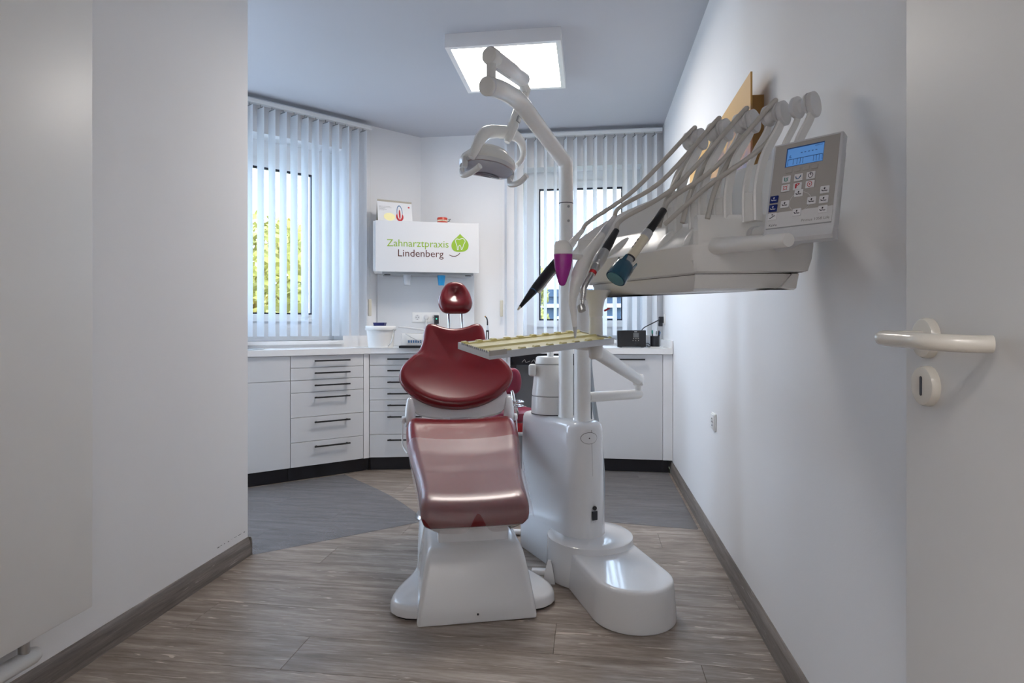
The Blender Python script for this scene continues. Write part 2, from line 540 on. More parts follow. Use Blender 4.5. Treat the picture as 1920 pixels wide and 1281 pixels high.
def thing(name, label, cat, loc=(0, 0, 0), rotz=0.0, group=None):
    o = bpy.data.objects.new(name, None)
    o.empty_display_size = 0.05
    COL.objects.link(o)
    o.location = loc; o.rotation_euler = (0, 0, rotz)
    return tag(o, label, cat, group)
def struct(name, bm, m, parent=None, **k):
    o = obj(name, bm, m, parent, **k)
    if parent is None: o['kind'] = 'structure'
    return o
def box(name, lo, hi, m, parent=None, bevel=0.0, seg=2, M=None, **k):
    b = nb(); add_box(b, lo, hi, bevel, seg)
    return obj(name, b, m, parent, M=M, **k)
def basis(o, x, y, z):
    x, y, z = Vector(x), Vector(y), Vector(z)
    return Matrix(((x.x, y.x, z.x, o[0]), (x.y, y.y, z.y, o[1]), (x.z, y.z, z.z, o[2]), (0, 0, 0, 1)))
def along(p, q):
    """matrix with z along p->q, origin p"""
    p, q = Vector(p), Vector(q)
    d = (q - p).normalized(); x, y = frame_of(d)
    return basis(p, x, y, d)
def text_mesh(name, body, size, material, parent, M, depth=0.0004, align='LEFT', bold=0.0):
    cu = bpy.data.curves.new(name, 'FONT')
    cu.body = body; cu.size = size; cu.align_x = align; cu.extrude = depth; cu.offset = bold
    cu.resolution_u = 3
    t = bpy.data.objects.new(name, cu)
    COL.objects.link(t)
    dg = bpy.context.evaluated_depsgraph_get()
    me = bpy.data.meshes.new_from_object(t.evaluated_get(dg))
    bpy.data.objects.remove(t)
    me.materials.clear(); me.materials.append(MATS[material])
    return obj_me(name, me, parent, M)

# ================================================================ the room
# floor: slab with planks running across the room
FX0, FX1, FY0, FY1 = -3.3, XR, -1.25, YB
b = nb(); add_box(b, (FX0, FY0, -0.06), (FX1, FY1, -0.006))
floor = struct('floor', b, 'bark')
PW, PL, G = 0.196, 1.285, 0.0009
plank_bm = nb(); add_box(plank_bm, (0, 0, -0.008), (PL - G, PW - G, 0), bevel=0.0006, seg=1)
first = obj('plank', plank_bm, 'floor_wood', floor, smooth=False)
plank_me = first.data
row, used = 0, False
y = FY0
offs = [0.0, 0.46, 0.92, 0.21, 0.67, 1.1]
while y < FY1 - 0.001:
    x = FX0 - offs[row % 6] * 1.0
    pw = min(PW, FY1 - y)
    while x < FX1:
        x0, x1 = max(x, FX0), min(x + PL, FX1)
        # skip what lies outside the room
        if x1 - x0 > 0.02 and not (x1 < XL - 0.02 and y + PW < YL):
            if abs((x1 - x0) - PL) < 1e-6 and abs(pw - PW) < 1e-6:
                if not used:
                    o = first; used = True
                else:
                    o = obj_me('plank', plank_me, floor)
                o.location = (x0, y, 0)
            else:
                b = nb(); add_box(b, (0, 0, -0.008), (x1 - x0 - G, pw - G, 0), bevel=0.0006, seg=1)
                o = obj('plank', b, 'floor_wood', floor, smooth=False); o.location = (x0, y, 0)
        x += PL
    y += PW; row += 1

# walls
def wall_boxes(bm, t0, t1, z0, z1, holes, thick, M):
    """wall in the (t, z) plane with rectangular holes, thickness towards +y of M"""
    ts = sorted({t0, t1, *[h[0] for h in holes], *[h[1] for h in holes]})
    zs = sorted({z0, z1, *[h[2] for h in holes], *[h[3] for h in holes]})
    vd = {}
    def V(t, y, z):
        k = (round(t, 5), y, round(z, 5))
        if k not in vd: vd[k] = bm.verts.new(M @ Vector((t, y, z)))
        return vd[k]
    solid = {}
    for i in range(len(ts) - 1):
        for j in range(len(zs) - 1):
            ct, cz = (ts[i] + ts[i + 1]) / 2, (zs[j] + zs[j + 1]) / 2
            solid[i, j] = not any(h[0] < ct < h[1] and h[2] < cz < h[3] for h in holes)
    for (i, j), s in solid.items():
        if not s: continue
        a, c, lo, hi = ts[i], ts[i + 1], zs[j], zs[j + 1]
        bm.faces.new((V(a, 0, lo), V(c, 0, lo), V(c, 0, hi), V(a, 0, hi)))
        bm.faces.new((V(a, thick, lo), V(a, thick, hi), V(c, thick, hi), V(c, thick, lo)))
        if not solid.get((i - 1, j)): bm.faces.new((V(a, 0, lo), V(a, 0, hi), V(a, thick, hi), V(a, thick, lo)))
        if not solid.get((i + 1, j)): bm.faces.new((V(c, 0, lo), V(c, thick, lo), V(c, thick, hi), V(c, 0, hi)))
        if not solid.get((i, j - 1)): bm.faces.new((V(a, 0, lo), V(a, thick, lo), V(c, thick, lo), V(c, 0, lo)))
        if not solid.get((i, j + 1)): bm.faces.new((V(a, 0, hi), V(c, 0, hi), V(c, thick, hi), V(a, thick, hi)))
TH = 0.30
box_wall = lambda name, lo, hi: struct(name, add_box(nb(), lo, hi), 'wall_paint', smooth=False)
box_wall('wall_right', (XR, -1.3, 0), (XR + 0.2, YB + TH, CEIL))
box_wall('wall_left', (XL - 0.25, -0.1, 0), (XL, YL, CEIL))
box_wall('wall_left_return', (-3.3, YL - 0.15, 0), (XL - 0.25, YL, CEIL))
# front wall beside and above the doorway that the camera stands in, and the corridor behind it
b = nb(); add_box(b, (XL - 0.25, -0.22, 0), (-0.46, -0.08, CEIL)); add_box(b, (0.46, -0.22, 0), (XR, -0.08, CEIL)); add_box(b, (-0.46, -0.22, 2.02), (0.46, -0.08, CEIL))
struct('wall_front', b, 'wall_paint', smooth=False)
b = nb(); add_box(b, (-1.9, -1.4, 0), (XR, -1.25, CEIL)); add_box(b, (-2.0, -1.4, 0), (-1.85, -0.08, CEIL))
struct('wall_corridor', b, 'wall_paint', smooth=False)
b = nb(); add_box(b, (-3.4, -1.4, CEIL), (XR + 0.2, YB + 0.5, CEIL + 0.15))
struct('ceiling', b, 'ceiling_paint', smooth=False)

# angled window wall and the window in it
tc_corner = None
# corner with the back wall
tc_corner = (YB - WA.y) / WD.y
WM = basis((WA.x, WA.y, 0), (WD.x, WD.y, 0), (-WN.x, -WN.y, 0), (0, 0, 1))     # local y = outwards
SET = 0.17      # how deep the window sits
tg1 = wall_t(585, -SET)                         # right edge of the glass
tr1 = wall_t(641, -0.02)                        # right edge of the opening
t_left = wall_t(300, -0.02)
zt_glass = CAM_Z + 289 * depth_of(wall_p(wall_t(560, -SET), 0, -SET)) / F_PX
zb_glass = CAM_Z + 24 * depth_of(wall_p(wall_t(560, -SET), 0, -SET)) / F_PX
z_open_t = zt_glass + 0.20
z_open_b = 0.95
b = nb(); wall_boxes(b, -2.0, tc_corner + 0.2, 0, CEIL, [(t_left, tr1, z_open_b, z_open_t)], TH, WM)
struct('wall_window', b, 'wall_paint', smooth=False)
def window(name, M, t0, t1, z0, z1, y0, gl):
    """frame in the (t, z) plane of M at y0; gl = list of (t0, t1, z0, z1) glass panes"""
    ts = [t0, t1]
    b = nb(); wall_boxes(b, t0, t1, z0, z1, gl, 0.07, M @ Matrix.Translation((0, y0 - 0.035, 0)))
    w = struct(name, b, 'frame_pvc', smooth=False)
    for k, (a, c, lo, hi) in enumerate(gl):
        # raised sash around each pane
        b = nb(); s = 0.055
        wall_boxes(b, a - s, c + s, lo - s, hi + s, [(a, c, lo, hi)], 0.02, M @ Matrix.Translation((0, y0 - 0.055, 0)))
        obj('sash', b, 'frame_pvc', w, smooth=False)
        b = nb(); g = 0.012
        wall_boxes(b, a, c, lo, hi, [(a + g, c - g, lo + g, hi - g)], 0.03, M @ Matrix.Translation((0, y0 - 0.045, 0)))
        obj('gasket', b, 'gasket', w, smooth=False)
        b = nb(); add_box(b, (a + g, y0 - 0.012, lo + g), (c - g, y0 - 0.004, hi - g), M=M)
        obj('pane', b, 'pane_glass', w, smooth=False)
    return w
tm = tg1 - 0.95
w1 = window('window_1', WM, t_left, tr1, z_open_b, z_open_t, SET + 0.035, [(tm, tg1, zb_glass, zt_glass)])
b = nb(); add_box(b, (t_left, -0.02, z_open_b - 0.03), (tr1, SET, z_open_b), M=WM, bevel=0.004); obj('window_sill', b, 'worktop', w1)

# back wall and its window
BM = basis((0, YB, 0), (1, 0, 0), (0, 1, 0), (0, 0, 1))
yg = YB + SET
gx0, gx1 = onY(1011, 600, yg).x, onY(1167, 600, yg).x
gzt, gzb = onY(1090, 353, yg).z, onY(1090, 601, yg).z
ox0, ox1 = onY(981, 500, YB).x, onY(1203, 500, YB).x
ozt = onY(1090, 314, YB + 0.05).z
c_x = WA.x + WD.x * tc_corner
b = nb(); wall_boxes(b, c_x - 0.12, XR + 0.2, 0, CEIL, [(ox0, ox1, 0.95, ozt)], TH, BM)
struct('wall_back', b, 'wall_paint', smooth=False)
w2 = window('window_2', BM, ox0, ox1, 0.95, ozt, SET + 0.035, [(gx0, gx1, gzb, gzt)])
b = nb(); add_box(b, (ox0, -0.02, 0.92), (ox1, SET, 0.95), M=BM, bevel=0.004); obj('window_sill', b, 'worktop', w2)
b = nb(); add_box(b, (gx1 + 0.028, SET - 0.06, 1.38), (gx1 + 0.045, SET - 0.02, 1.46), M=BM, bevel=0.003); add_box(b, (gx1 - 0.06, SET - 0.07, 1.41), (gx1 + 0.045, SET - 0.055, 1.43), M=BM, bevel=0.003)
obj('window_handle', b, 'white_plastic', w2)

# corner panel under the wall cabinet, spanning the two walls
CA, CB = Vector((-1.80, 4.49)), Vector((-0.985, 4.885))
BXL, BXR = W(704, 508, 4.5), W(898, 516, 4.65)
bd = Vector((BXR.x - BXL.x, BXR.y - BXL.y)).normalized(); bnrm = Vector((-bd.y, bd.x))
BOXM = basis((BXL.x, BXL.y, 0), (bd.x, bd.y, 0), (bnrm.x, bnrm.y, 0), (0, 0, 1))
box_w = Vector((BXR.x - BXL.x, BXR.y - BXL.y)).length
BOXD = 0.262
b = nb(); add_box(b, (0.004, BOXD + 0.002, 0.901), (box_w - 0.004, BOXD + 0.016, 1.50), M=BOXM)
struct('wall_corner', b, 'splash', smooth=False)

# baseboards
def baseboard(name, p, q, m, h=0.085, t=0.014, side=1):
    p, q = Vector(p), Vector(q)
    d = (q - p).normalized(); n = Vector((-d.y, d.x)) * side
    prof = [(0, 0), (t, 0), (t, h * 0.55), (t * 0.85, h * 0.8), (t * 0.5, h * 0.93), (t * 0.3, h), (0, h)]
    b = nb()
    add_loft(b, [[Vector((*(p + n * a), z)) for a, z in prof], [Vector((*(q + n * a), z)) for a, z in prof]])
    return struct(name, b, m, ang=60)
baseboard('baseboard_right', (XR, 0.0), (XR, 4.36), 'base_wood_y', side=1)
baseboard('baseboard_left', (XL, -0.08), (XL, YL + 0.014), 'base_wood_y', side=-1)
baseboard('baseboard_return', (XL + 0.014, YL), (-2.6, YL), 'base_wood_x', side=-1)
# scuff marks above the left baseboard
b = nb()
for k in range(9):
    yy = 2.30 + k * 0.024 + random.uniform(-0.006, 0.006)
    add_box(b, (XL - 0.0002, yy, 0.116 + random.uniform(-0.002, 0.002)), (XL + 0.0005, yy + random.uniform(0.006, 0.018), 0.118))
o = struct('trim_scuff', b, 'dark_grey', smooth=False)

# door leaf standing open along the right wall
DX = 0.44
door = struct('door_1', add_box(nb(), (DX, 0.035, 0.012), (DX + 0.042, 0.888, 1.995), bevel=0.002), 'door_paint', smooth=False)
hy = 0.831
zk, zh = onX(1742, 724, DX).z, onX(1742, 634, DX).z
def rosette(name, z, hole):
    b = nb()
    add_lathe(b, [(0.0265, 0), (0.0265, 0.006), (0.0245, 0.0095), (0.021, 0.010), (0, 0.010)], 40, M=basis((DX, hy, z), (0, 1, 0), (0, 0, 1), (-1, 0, 0)))
    o = obj(name, b, 'handle_cream', door)
    if hole:
        b = nb(); pts = []
        for k in range(24):
            a = 2 * math.pi * k / 24
            pts.append((0.0028 * math.cos(a), 0.0028 * math.sin(a) + (0.010 if math.sin(a) > 0 else -0.010)))
        add_prism(b, pts, 0, 0.0006)
        obj('keyhole', b, 'ink_dark', o, M=basis((DX - 0.0098, hy, z), (0, 1, 0), (0, 0, 1), (-1, 0, 0)))
    return o
rosette('keyhole_rosette', zk, True)
rosette('handle_rosette', zh, False)
XE = 0.378
path = smooth_path([(DX - 0.004, hy, zh), (DX - 0.03, hy, zh), (XE + 0.012, hy - 0.003, zh), (XE, hy - 0.015, zh), (XE, hy - 0.06, zh - 0.001), (XE + 0.002, hy - 0.098, zh - 0.002), (XE + 0.012, hy - 0.118, zh - 0.003), (XE + 0.034, hy - 0.132, zh - 0.004), (XE + 0.052, hy - 0.138, zh - 0.004)], 7)
b = nb(); add_tube(b, path, 0.0098, 20); obj('door_lever', b, 'handle_cream', door)

# ================================================================ ceiling lamp
lx0, lx1, ly0, ly1 = -0.768, -0.182, 3.212, 3.798
lamp = thing('ceiling_lamp', 'square white ceiling light panel glowing above the dental chair', 'lamp', ((lx0 + lx1) / 2, (ly0 + ly1) / 2, CEIL))
cxl, cyl = (lx0 + lx1) / 2, (ly0 + ly1) / 2
LZ = 2.605 - CEIL
b = nb(); fo = 0.029; hw = (lx1 - lx0) / 2
wall_boxes(b, -hw - fo, hw + fo, -hw - fo, hw + fo, [(-hw, hw, -hw, hw)], 0.075, basis((0, 0, LZ), (1, 0, 0), (0, 0, 1), (0, 1, 0)))
obj('frame', b, 'lacquer', lamp, smooth=False)
box('light_panel', (-hw, -hw, LZ + 0.006), (hw, hw, LZ + 0.014), 'lamp_panel', lamp, smooth=False)

# ceiling lamp of the corridor behind the doorway
t = thing('corridor_lamp', 'square white ceiling light panel in the corridor behind the doorway', 'lamp', (-0.45, -0.72, CEIL))
box('frame', (-0.33, -0.33, -0.07), (0.33, 0.33, -0.02), 'lacquer', t, bevel=0.003)
box('light_panel', (-0.30, -0.30, -0.076), (0.30, 0.30, -0.0705), 'corridor_panel', t, smooth=False)

# ================================================================ radiator on the left wall
rad = thing('radiator', 'tall flat cream radiator panel on the left wall', 'radiator', (XL, 1.25, 0.22))
rx = -1.45 - XL
b = nb(); add_box(b, (rx - 0.022, -0.52, 0.006), (rx, 0.304, 2.1), bevel=0.006); obj('front_panel', b, 'radiator_white', rad)
b = nb(); add_box(b, (0.03, -0.50, 0.02), (rx - 0.03, 0.285, 2.08), bevel=0.004); obj('core', b, 'white_plastic', rad)
b = nb(); add_tube(b, [(0.055, -0.5, -0.065), (0.055, 0.165, -0.065), (0.055, 0.178, -0.065), (0.055, 0.183, -0.065)], [0.023, 0.023, 0.018, 0.008], 20)
obj('header_pipe', b, 'white_plastic', rad)
b = nb(); add_tube(b, [(0.055, 0.14, -0.065), (0.055, 0.14, 0.04)], 0.013, 14); obj('pipe', b, 'steel', rad)
for zz in (0.3, 1.7):
    box('bracket', (0.0, 0.1, zz), (0.035, 0.16, zz + 0.05), 'steel', rad)

# ================================================================ kitchen run
KZ0, KZ1 = 0.10, 0.86
A0, A1 = Vector((-2.199, 3.533)), Vector((-1.62, 4.068))
A2 = Vector((-1.589, 4.101)); A3 = Vector((-0.581, 4.315))
YF = 4.295
ad = (A1 - A0).normalized(); an = Vector((-ad.y, ad.x))
AM = basis((A1.x, A1.y, 0), (ad.x, ad.y, 0), (an.x, an.y, 0), (0, 0, 1))      # local y = into the cabinet
md = (A3 - A2).normalized(); mn = Vector((-md.y, md.x))
MM = basis((A2.x, A2.y, 0), (md.x, md.y, 0), (mn.x, mn.y, 0), (0, 0, 1))
RM = basis((0, YF, 0), (1, 0, 0), (0, 1, 0), (0, 0, 1))
def line_t(M, u):
    a = (u - 960.0) / F_PX
    rx, ry = a * COS - SIN, a * SIN + COS
    p = M.translation; d = Vector((M[0][0], M[1][0]))
    return (p.y * rx - p.x * ry) / (d.x * ry - d.y * rx)
def front(parent, M, x0, x1, z0, z1, kind, handle=None, g=0.0015):
    o = box(kind, (x0 + g, 0, z0 + g), (x1 - g, 0.019, z1 - g), 'cab_front', parent, bevel=0.0012, seg=1, M=M, smooth=False)
    if handle:
        h0, h1, hz = handle
        b = nb()
        add_box(b, (h0, -0.034, hz - 0.005), (h1, -0.024, hz + 0.005), bevel=0.001, seg=1)
        for hx in (h0 + 0.012, h1 - 0.022):
            add_box(b, (hx, -0.026, hz - 0.004), (hx + 0.010, 0.001, hz + 0.004))
        obj('handle', b, 'black_metal', o, smooth=False)
    return o
def carcass(t, M, x0, x1, depth=0.5, kick=True):
    b = nb(); add_box(b, (x0 + 0.0008, 0.021, KZ0), (x1 - 0.0008, depth, KZ1 - 0.004), bevel=0.001, seg=1); obj('body', b, 'cab_body', t, M=M, smooth=False)
    if kick:
        b = nb(); add_box(b, (x0 + 0.0008, 0.06, 0.0), (x1 - 0.0008, 0.075, KZ0)); obj('plinth', b, 'plinth_black', t, M=M, smooth=False)
U = (KZ1 - 0.003 - KZ0) / 9.0
ZT = KZ1 - 0.003
tA = line_t(AM, 544.5)
# sink cabinet
s0 = tA - 0.62
t = thing('sink_cabinet', 'handleless white sink base cabinet at the left, under the basin', 'cabinet'); carcass(t, AM, s0, tA, 0.27)
front(t, AM, s0, tA, ZT - 2 * U, ZT, 'panel'); front(t, AM, s0, tA, KZ0, ZT - 2 * U, 'door')
# six-drawer cabinet
t = thing('drawer_cabinet', 'white six-drawer cabinet with black bar handles beside the sink cabinet', 'cabinet', group=None); carcass(t, AM, tA, 0.0, 0.34)
wA = -tA; z = ZT
for n in (1, 1, 1, 2, 2, 2):
    front(t, AM, tA, 0, z - n * U, z, 'drawer', (tA + wA * 0.30, tA + wA * 0.79, z - 0.037)); z -= n * U
# corner filler
t = thing('corner_filler', 'narrow white filler strip in the corner of the cabinet run', 'panel')
dgap = (A2 - A1).length; fd = (A2 - A1).normalized(); fn = Vector((-fd.y, fd.x))
FM = basis((A1.x, A1.y, 0), (fd.x, fd.y, 0), (fn.x, fn.y, 0), (0, 0, 1))
box('strip', (0.002, 0.0, KZ0), (dgap - 0.002, 0.019, ZT), 'cab_body', t, M=FM, smooth=False)
box('plinth', (-0.02, 0.062, 0), (dgap + 0.02, 0.075, KZ0), 'plinth_black', t, M=FM, smooth=False)
# middle cabinets: seven drawers each
m0, m1, m2, m3 = 0.0, line_t(MM, 825.5), line_t(MM, 833.5), line_t(MM, 950)
mend = (A3 - A2).length
for nm, x0, x1, lab in (('drawer_cabinet', m0, m1, 'white seven-drawer cabinet left of the dental chair back, beside the corner filler'), ('drawer_cabinet', m2, m3, 'white seven-drawer cabinet mostly hidden behind the dental chair, next to the knee space')):
    t = thing(nm, lab, 'cabinet'); carcass(t, MM, x0, x1, 0.34)
    z = ZT; w = x1 - x0
    for n in (1, 1, 1, 1, 1, 2, 2):
        front(t, MM, x0, x1, z - n * U, z, 'drawer', (x0 + w * 0.26, x0 + w * 0.745, z - 0.037)); z -= n * U
for x0, x1, lab in ((m1, m2, 'thin white strip between the two seven-drawer cabinets'), (m3, mend, 'white end panel beside the knee space')):
    t = thing('end_panel', lab, 'panel')
    box('panel', (x0 + 0.001, 0.0, KZ0), (x1 - 0.001, 0.32, ZT), 'cab_body', t, M=MM, smooth=False)
    box('plinth', (x0 + 0.0015, 0.06, 0), (x1 - 0.0015, 0.075, KZ0), 'plinth_black', t, M=MM, smooth=False)
# right cabinet
r0, r1 = line_t(RM, 1110), line_t(RM, 1243)
r_end = XR - 0.003
t = thing('door_cabinet', 'white base cabinet with one tall door and a black handle under the radio', 'cabinet'); carcass(t, RM, r0, r1)
front(t, RM, r0, r1, KZ0, ZT, 'door', (line_t(RM, 1150), line_t(RM, 1209), ZT - 0.037))
t = thing('end_panel', 'white filler panel against the right wall beside the tall cabinet door', 'panel')
box('panel', (r1 + 0.001, 0.0, KZ0), (r_end, 0.019, ZT), 'cab_body', t, M=RM, smooth=False)
box('plinth', (r1 + 0.001, 0.06, 0), (r_end - 0.02, 0.075, KZ0), 'plinth_black', t, M=RM, smooth=False)
# knee space: grey back panel and a black cable tray
kx0, kx1 = A3.x + 0.004, r0 - 0.004
t = thing('desk_recess', 'grey back panel of the knee space between the cabinets', 'panel')
box('back_panel', (kx0, YF + 0.32, 0.0), (kx1, YF + 0.335, 0.855), 'grey_panel', t, smooth=False)
t = thing('cable_tray', 'black cable tray under the worktop above the knee space', 'tray')
b = nb(); add_box(b, (kx0 + 0.002, YF + 0.05, 0.775), (kx1 - 0.002, YF + 0.06, 0.855)); add_box(b, (kx0 + 0.002, YF + 0.05, 0.77), (kx1 - 0.002, YF + 0.3, 0.776)); obj('shelf', b, 'black_plastic', t, smooth=False)
for k in range(4):
    x = kx0 + 0.08 + 0.07 * k
    b = nb(); add_tube(b, smooth_path([(x, YF + 0.045, 0.79), (x + 0.02, YF + 0.04, 0.81), (x + 0.03, YF + 0.042, 0.79), (x + 0.06, YF + 0.045, 0.80)], 5), 0.002, 6); obj('cable', b, 'hose_grey', t)
# worktop
fo = 0.02
def offl(p, n): return (p[0] - n[0] * fo, p[1] - n[1] * fo)
Pl = A1 + ad * (s0 - 0.02)
P0 = Vector(offl(Pl, an))
# intersection helper
def isect(p, d, q, e):
    den = d.x * e.y - d.y * e.x
    tt = ((q.x - p.x) * e.y - (q.y - p.y) * e.x) / den
    return p + d * tt
am_pt = isect(Vector(offl(A1, an)), ad, Vector(offl(A2, mn)), md)
mr_pt = isect(Vector(offl(A2, mn)), md, Vector((0, YF - fo)), Vector((1, 0)))
wl = WA + WN * 0.004
pback_corner = isect(wl, WD, Vector((0, YB - 0.004)), Vector((1, 0)))
back_l = isect(wl, WD, P0, an)
poly = [P0, am_pt, mr_pt, Vector((XR - 0.003, YF - fo)), Vector((XR - 0.003, YB - 0.004)), pback_corner, back_l]
b = nb(); add_prism(b, poly, KZ1 - 0.001, 0.90, bevel=0.003)
wt = tag(obj('worktop', b, 'worktop', ang=30), 'continuous white worktop along the back of the room', 'worktop')
b = nb(); add_box(b, (XR - 0.016, YF - fo + 0.004, 0.9005), (XR - 0.002, YB - 0.006, 0.955), bevel=0.001, seg=1)
tag(obj('upstand', b, 'worktop', smooth=False), 'low white upstand on the worktop along the right wall', 'trim')
# sink
sp = W(452, 650, 3.98)
t = thing('sink', 'round steel wash basin sunk in the worktop at the left', 'sink', (sp.x, sp.y, 0.90))
b = nb(); add_lathe(b, [(0.145, 0.0005), (0.148, 0.003), (0.144, 0.005), (0.134, 0.004), (0.128, 0.0015)], 48, cap=False); obj('rim', b, 'steel', t)
b = nb(); add_lathe(b, [(0.0, 0.0008), (0.08, 0.0008), (0.13, 0.002)], 48, cap=False); obj('bowl', b, 'aluminium', t)

# ================================================================ vertical blinds
def proj_u(p):
    r = p[0] * COS + p[1] * SIN; d = -p[0] * SIN + p[1] * COS
    return 960 + F_PX * r / d
def blind(label, org, dr, nrm, t0, t1, cents, ref, want, cord_t, z_bot):
    """vertical blind on a wall: org + t*dr, nrm into the room"""
    t = thing('vertical_blind', label, 'blind', (org.x + dr.x * (t0 + t1) / 2, org.y + dr.y * (t0 + t1) / 2, 2.6), group='vertical blinds at the windows')
    inv = Matrix.Translation(-t.location)
    M = inv @ basis((org.x, org.y, 0), (dr.x, dr.y, 0), (nrm.x, nrm.y, 0), (0, 0, 1))
    RZ = 2.645
    b = nb(); add_box(b, (t0, 0.045, RZ - 0.028), (t1, 0.09, RZ), bevel=0.003, M=M); obj('head_rail', b, 'white_plastic', t, smooth=False)
    b = nb(); add_box(b, (t0, 0.043, RZ - 0.001), (t1, 0.092, RZ + 0.004), M=M); obj('rail_cover', b, 'rail_grey', t, smooth=False)
    # slat angle that leaves the gaps of the half-open blind
    best = (1e9, 0)
    c0 = org + dr * ref + nrm * 0.0675
    for k in range(0, 90):
        ph = -R(k)
        dd = Vector((dr.x * math.cos(ph) - dr.y * math.sin(ph), dr.x * math.sin(ph) + dr.y * math.cos(ph)))
        w = abs(proj_u(c0 + dd * 0.0445) - proj_u(c0 - dd * 0.0445))
        if abs(w - want) < best[0]: best = (abs(w - want), ph)
    ph = best[1]
    b = nb()
    z1 = RZ - 0.05
    prof = [(-0.0445 + 0.089 * k / 6, 0.003 * (1 - (k / 3 - 1) ** 2)) for k in range(7)]
    ring = lambda z: [Vector((x, y, z)) for x, y in prof] + [Vector((x, y - 0.0008, z)) for x, y in prof[::-1]]
    add_loft(b, [ring(z_bot), ring(z_bot + 0.03), ring(z1 - 0.02), ring(z1)])
    me = None
    for i, c in enumerate(cents):
        L = M @ Matrix.Translation((c, 0.0675, 0)) @ Matrix.Rotation(-ph + R(random.uniform(-1.2, 1.2)), 4, 'Z')
        if me is None:
            o = obj('slat', b, 'slat_fabric', t, M=L); me = o.data
        else:
            o = obj_me('slat', me, t, L)
        hb = nb(); add_box(hb, (-0.03, -0.003, z1 - 0.004), (0.03, 0.003, z1 + 0.003)); add_tube(hb, [(0, 0, z1), (0, 0, RZ - 0.026)], 0.003, 6)
        obj('slat_hanger', hb, 'grey_panel', o, smooth=False)
    b = nb()
    for dx in (0.0, 0.012):
        add_tube(b, [M @ Vector((cord_t + dx, 0.06, RZ - 0.03)), M @ Vector((cord_t + dx, 0.06, 1.28))], 0.0013, 6)
    cd = obj('cord', b, 'white_plastic', t)
    b = nb(); add_box(b, (cord_t - 0.006, 0.05, 1.14), (cord_t + 0.02, 0.068, 1.275), bevel=0.005, M=M); obj('cord_weight', b, 'cord_cream', cd)
    return t
lc = [wall_t(440 + x / 4, 0.0675) for x in (109, 194, 279, 363, 445, 526, 605, 682, 756, 830, 902, 962)]
lc = [lc[0] - 0.085 * k for k in (3, 2, 1)] + lc
blind('white vertical blind with a slanted rail at the left corner window', WA, WD, WN, lc[0] - 0.05, wall_t(696, 0.0675), lc, lc[6], 13.3, wall_t(692, 0.06), 0.985)
RN = Vector((0, -1))
def bx(u): return onY(u, 500, YB - 0.0675).x
rc = [bx(948 + 18.6 * k) for k in range(16)]
blind('white vertical blind at the right window behind the instrument table', Vector((0, YB)), Vector((1, 0)), RN, bx(936), XR - 0.012, rc, rc[6], 6.6, bx(938.5), 0.985)

# ================================================================ wall cabinet with the sign
zb_, zt_ = 1.48, 1.873
t = thing('wall_cabinet', 'white wall cabinet with a green and brown practice sign', 'cabinet')
b = nb(); add_box(b, (-0.018, 0.022, zb_ + 0.004), (box_w - 0.003, BOXD, zt_ - 0.002), bevel=0.002); obj('body', b, 'cab_body', t, M=BOXM, smooth=False)
dr = box('door', (0, 0, zb_), (box_w, 0.019, zt_), 'cab_front', t, bevel=0.0015, seg=1, M=BOXM, smooth=False)
b = nb(); add_box(b, (0.05, 0.03, zb_ - 0.016), (box_w - 0.04, BOXD - 0.01, zb_ + 0.003), bevel=0.002); obj('dispenser_base', b, 'grey_panel', t, M=BOXM, smooth=False)
for fx in (0.11, 0.90):
    b = nb(); add_lathe(b, [(0.022, -0.022), (0.026, -0.016), (0.026, -0.012)], 20); obj('spotlight', b, 'black_plastic', t, M=BOXM @ Matrix.Translation((box_w * fx, 0.06, zb_)))
def sx_(cx): return (cx - 100) / 772 * box_w
def sz_(cx, cy): return zt_ - (cy - 287 - (cx - 100) * 33 / 772) / 383 * (zt_ - zb_)
FACE = basis((0, -0.0006, 0), (1, 0, 0), (0, 0, 1), (0, -1, 0))       # x right, y up, z out of the door
def fit_text(name, body, material, parent, M0, x, y, width, bold=0.0, depth=0.0003, sy=1.0):
    o = text_mesh(name, body, 1.0, material, parent, Matrix(), 0.0, 'LEFT', 0.0)
    xs = [v.co.x for v in o.data.vertices]
    s = width / (max(xs) - min(xs)); mnx = min(xs)
    for v in o.data.vertices:
        v.co = Vector(((v.co.x - mnx) * s, v.co.y * s * sy, v.co.z * s))
    o.matrix_local = M0 @ Matrix.Translation((x, y, depth))
    return o
fit_text('lettering', 'Zahnarztpraxis', 'sign_green', dr, FACE, sx_(182), sz_(400, 492), sx_(640) - sx_(182))
fit_text('lettering', 'Lindenberg', 'sign_brown', dr, FACE, sx_(264), sz_(430, 568), sx_(602) - sx_(264))
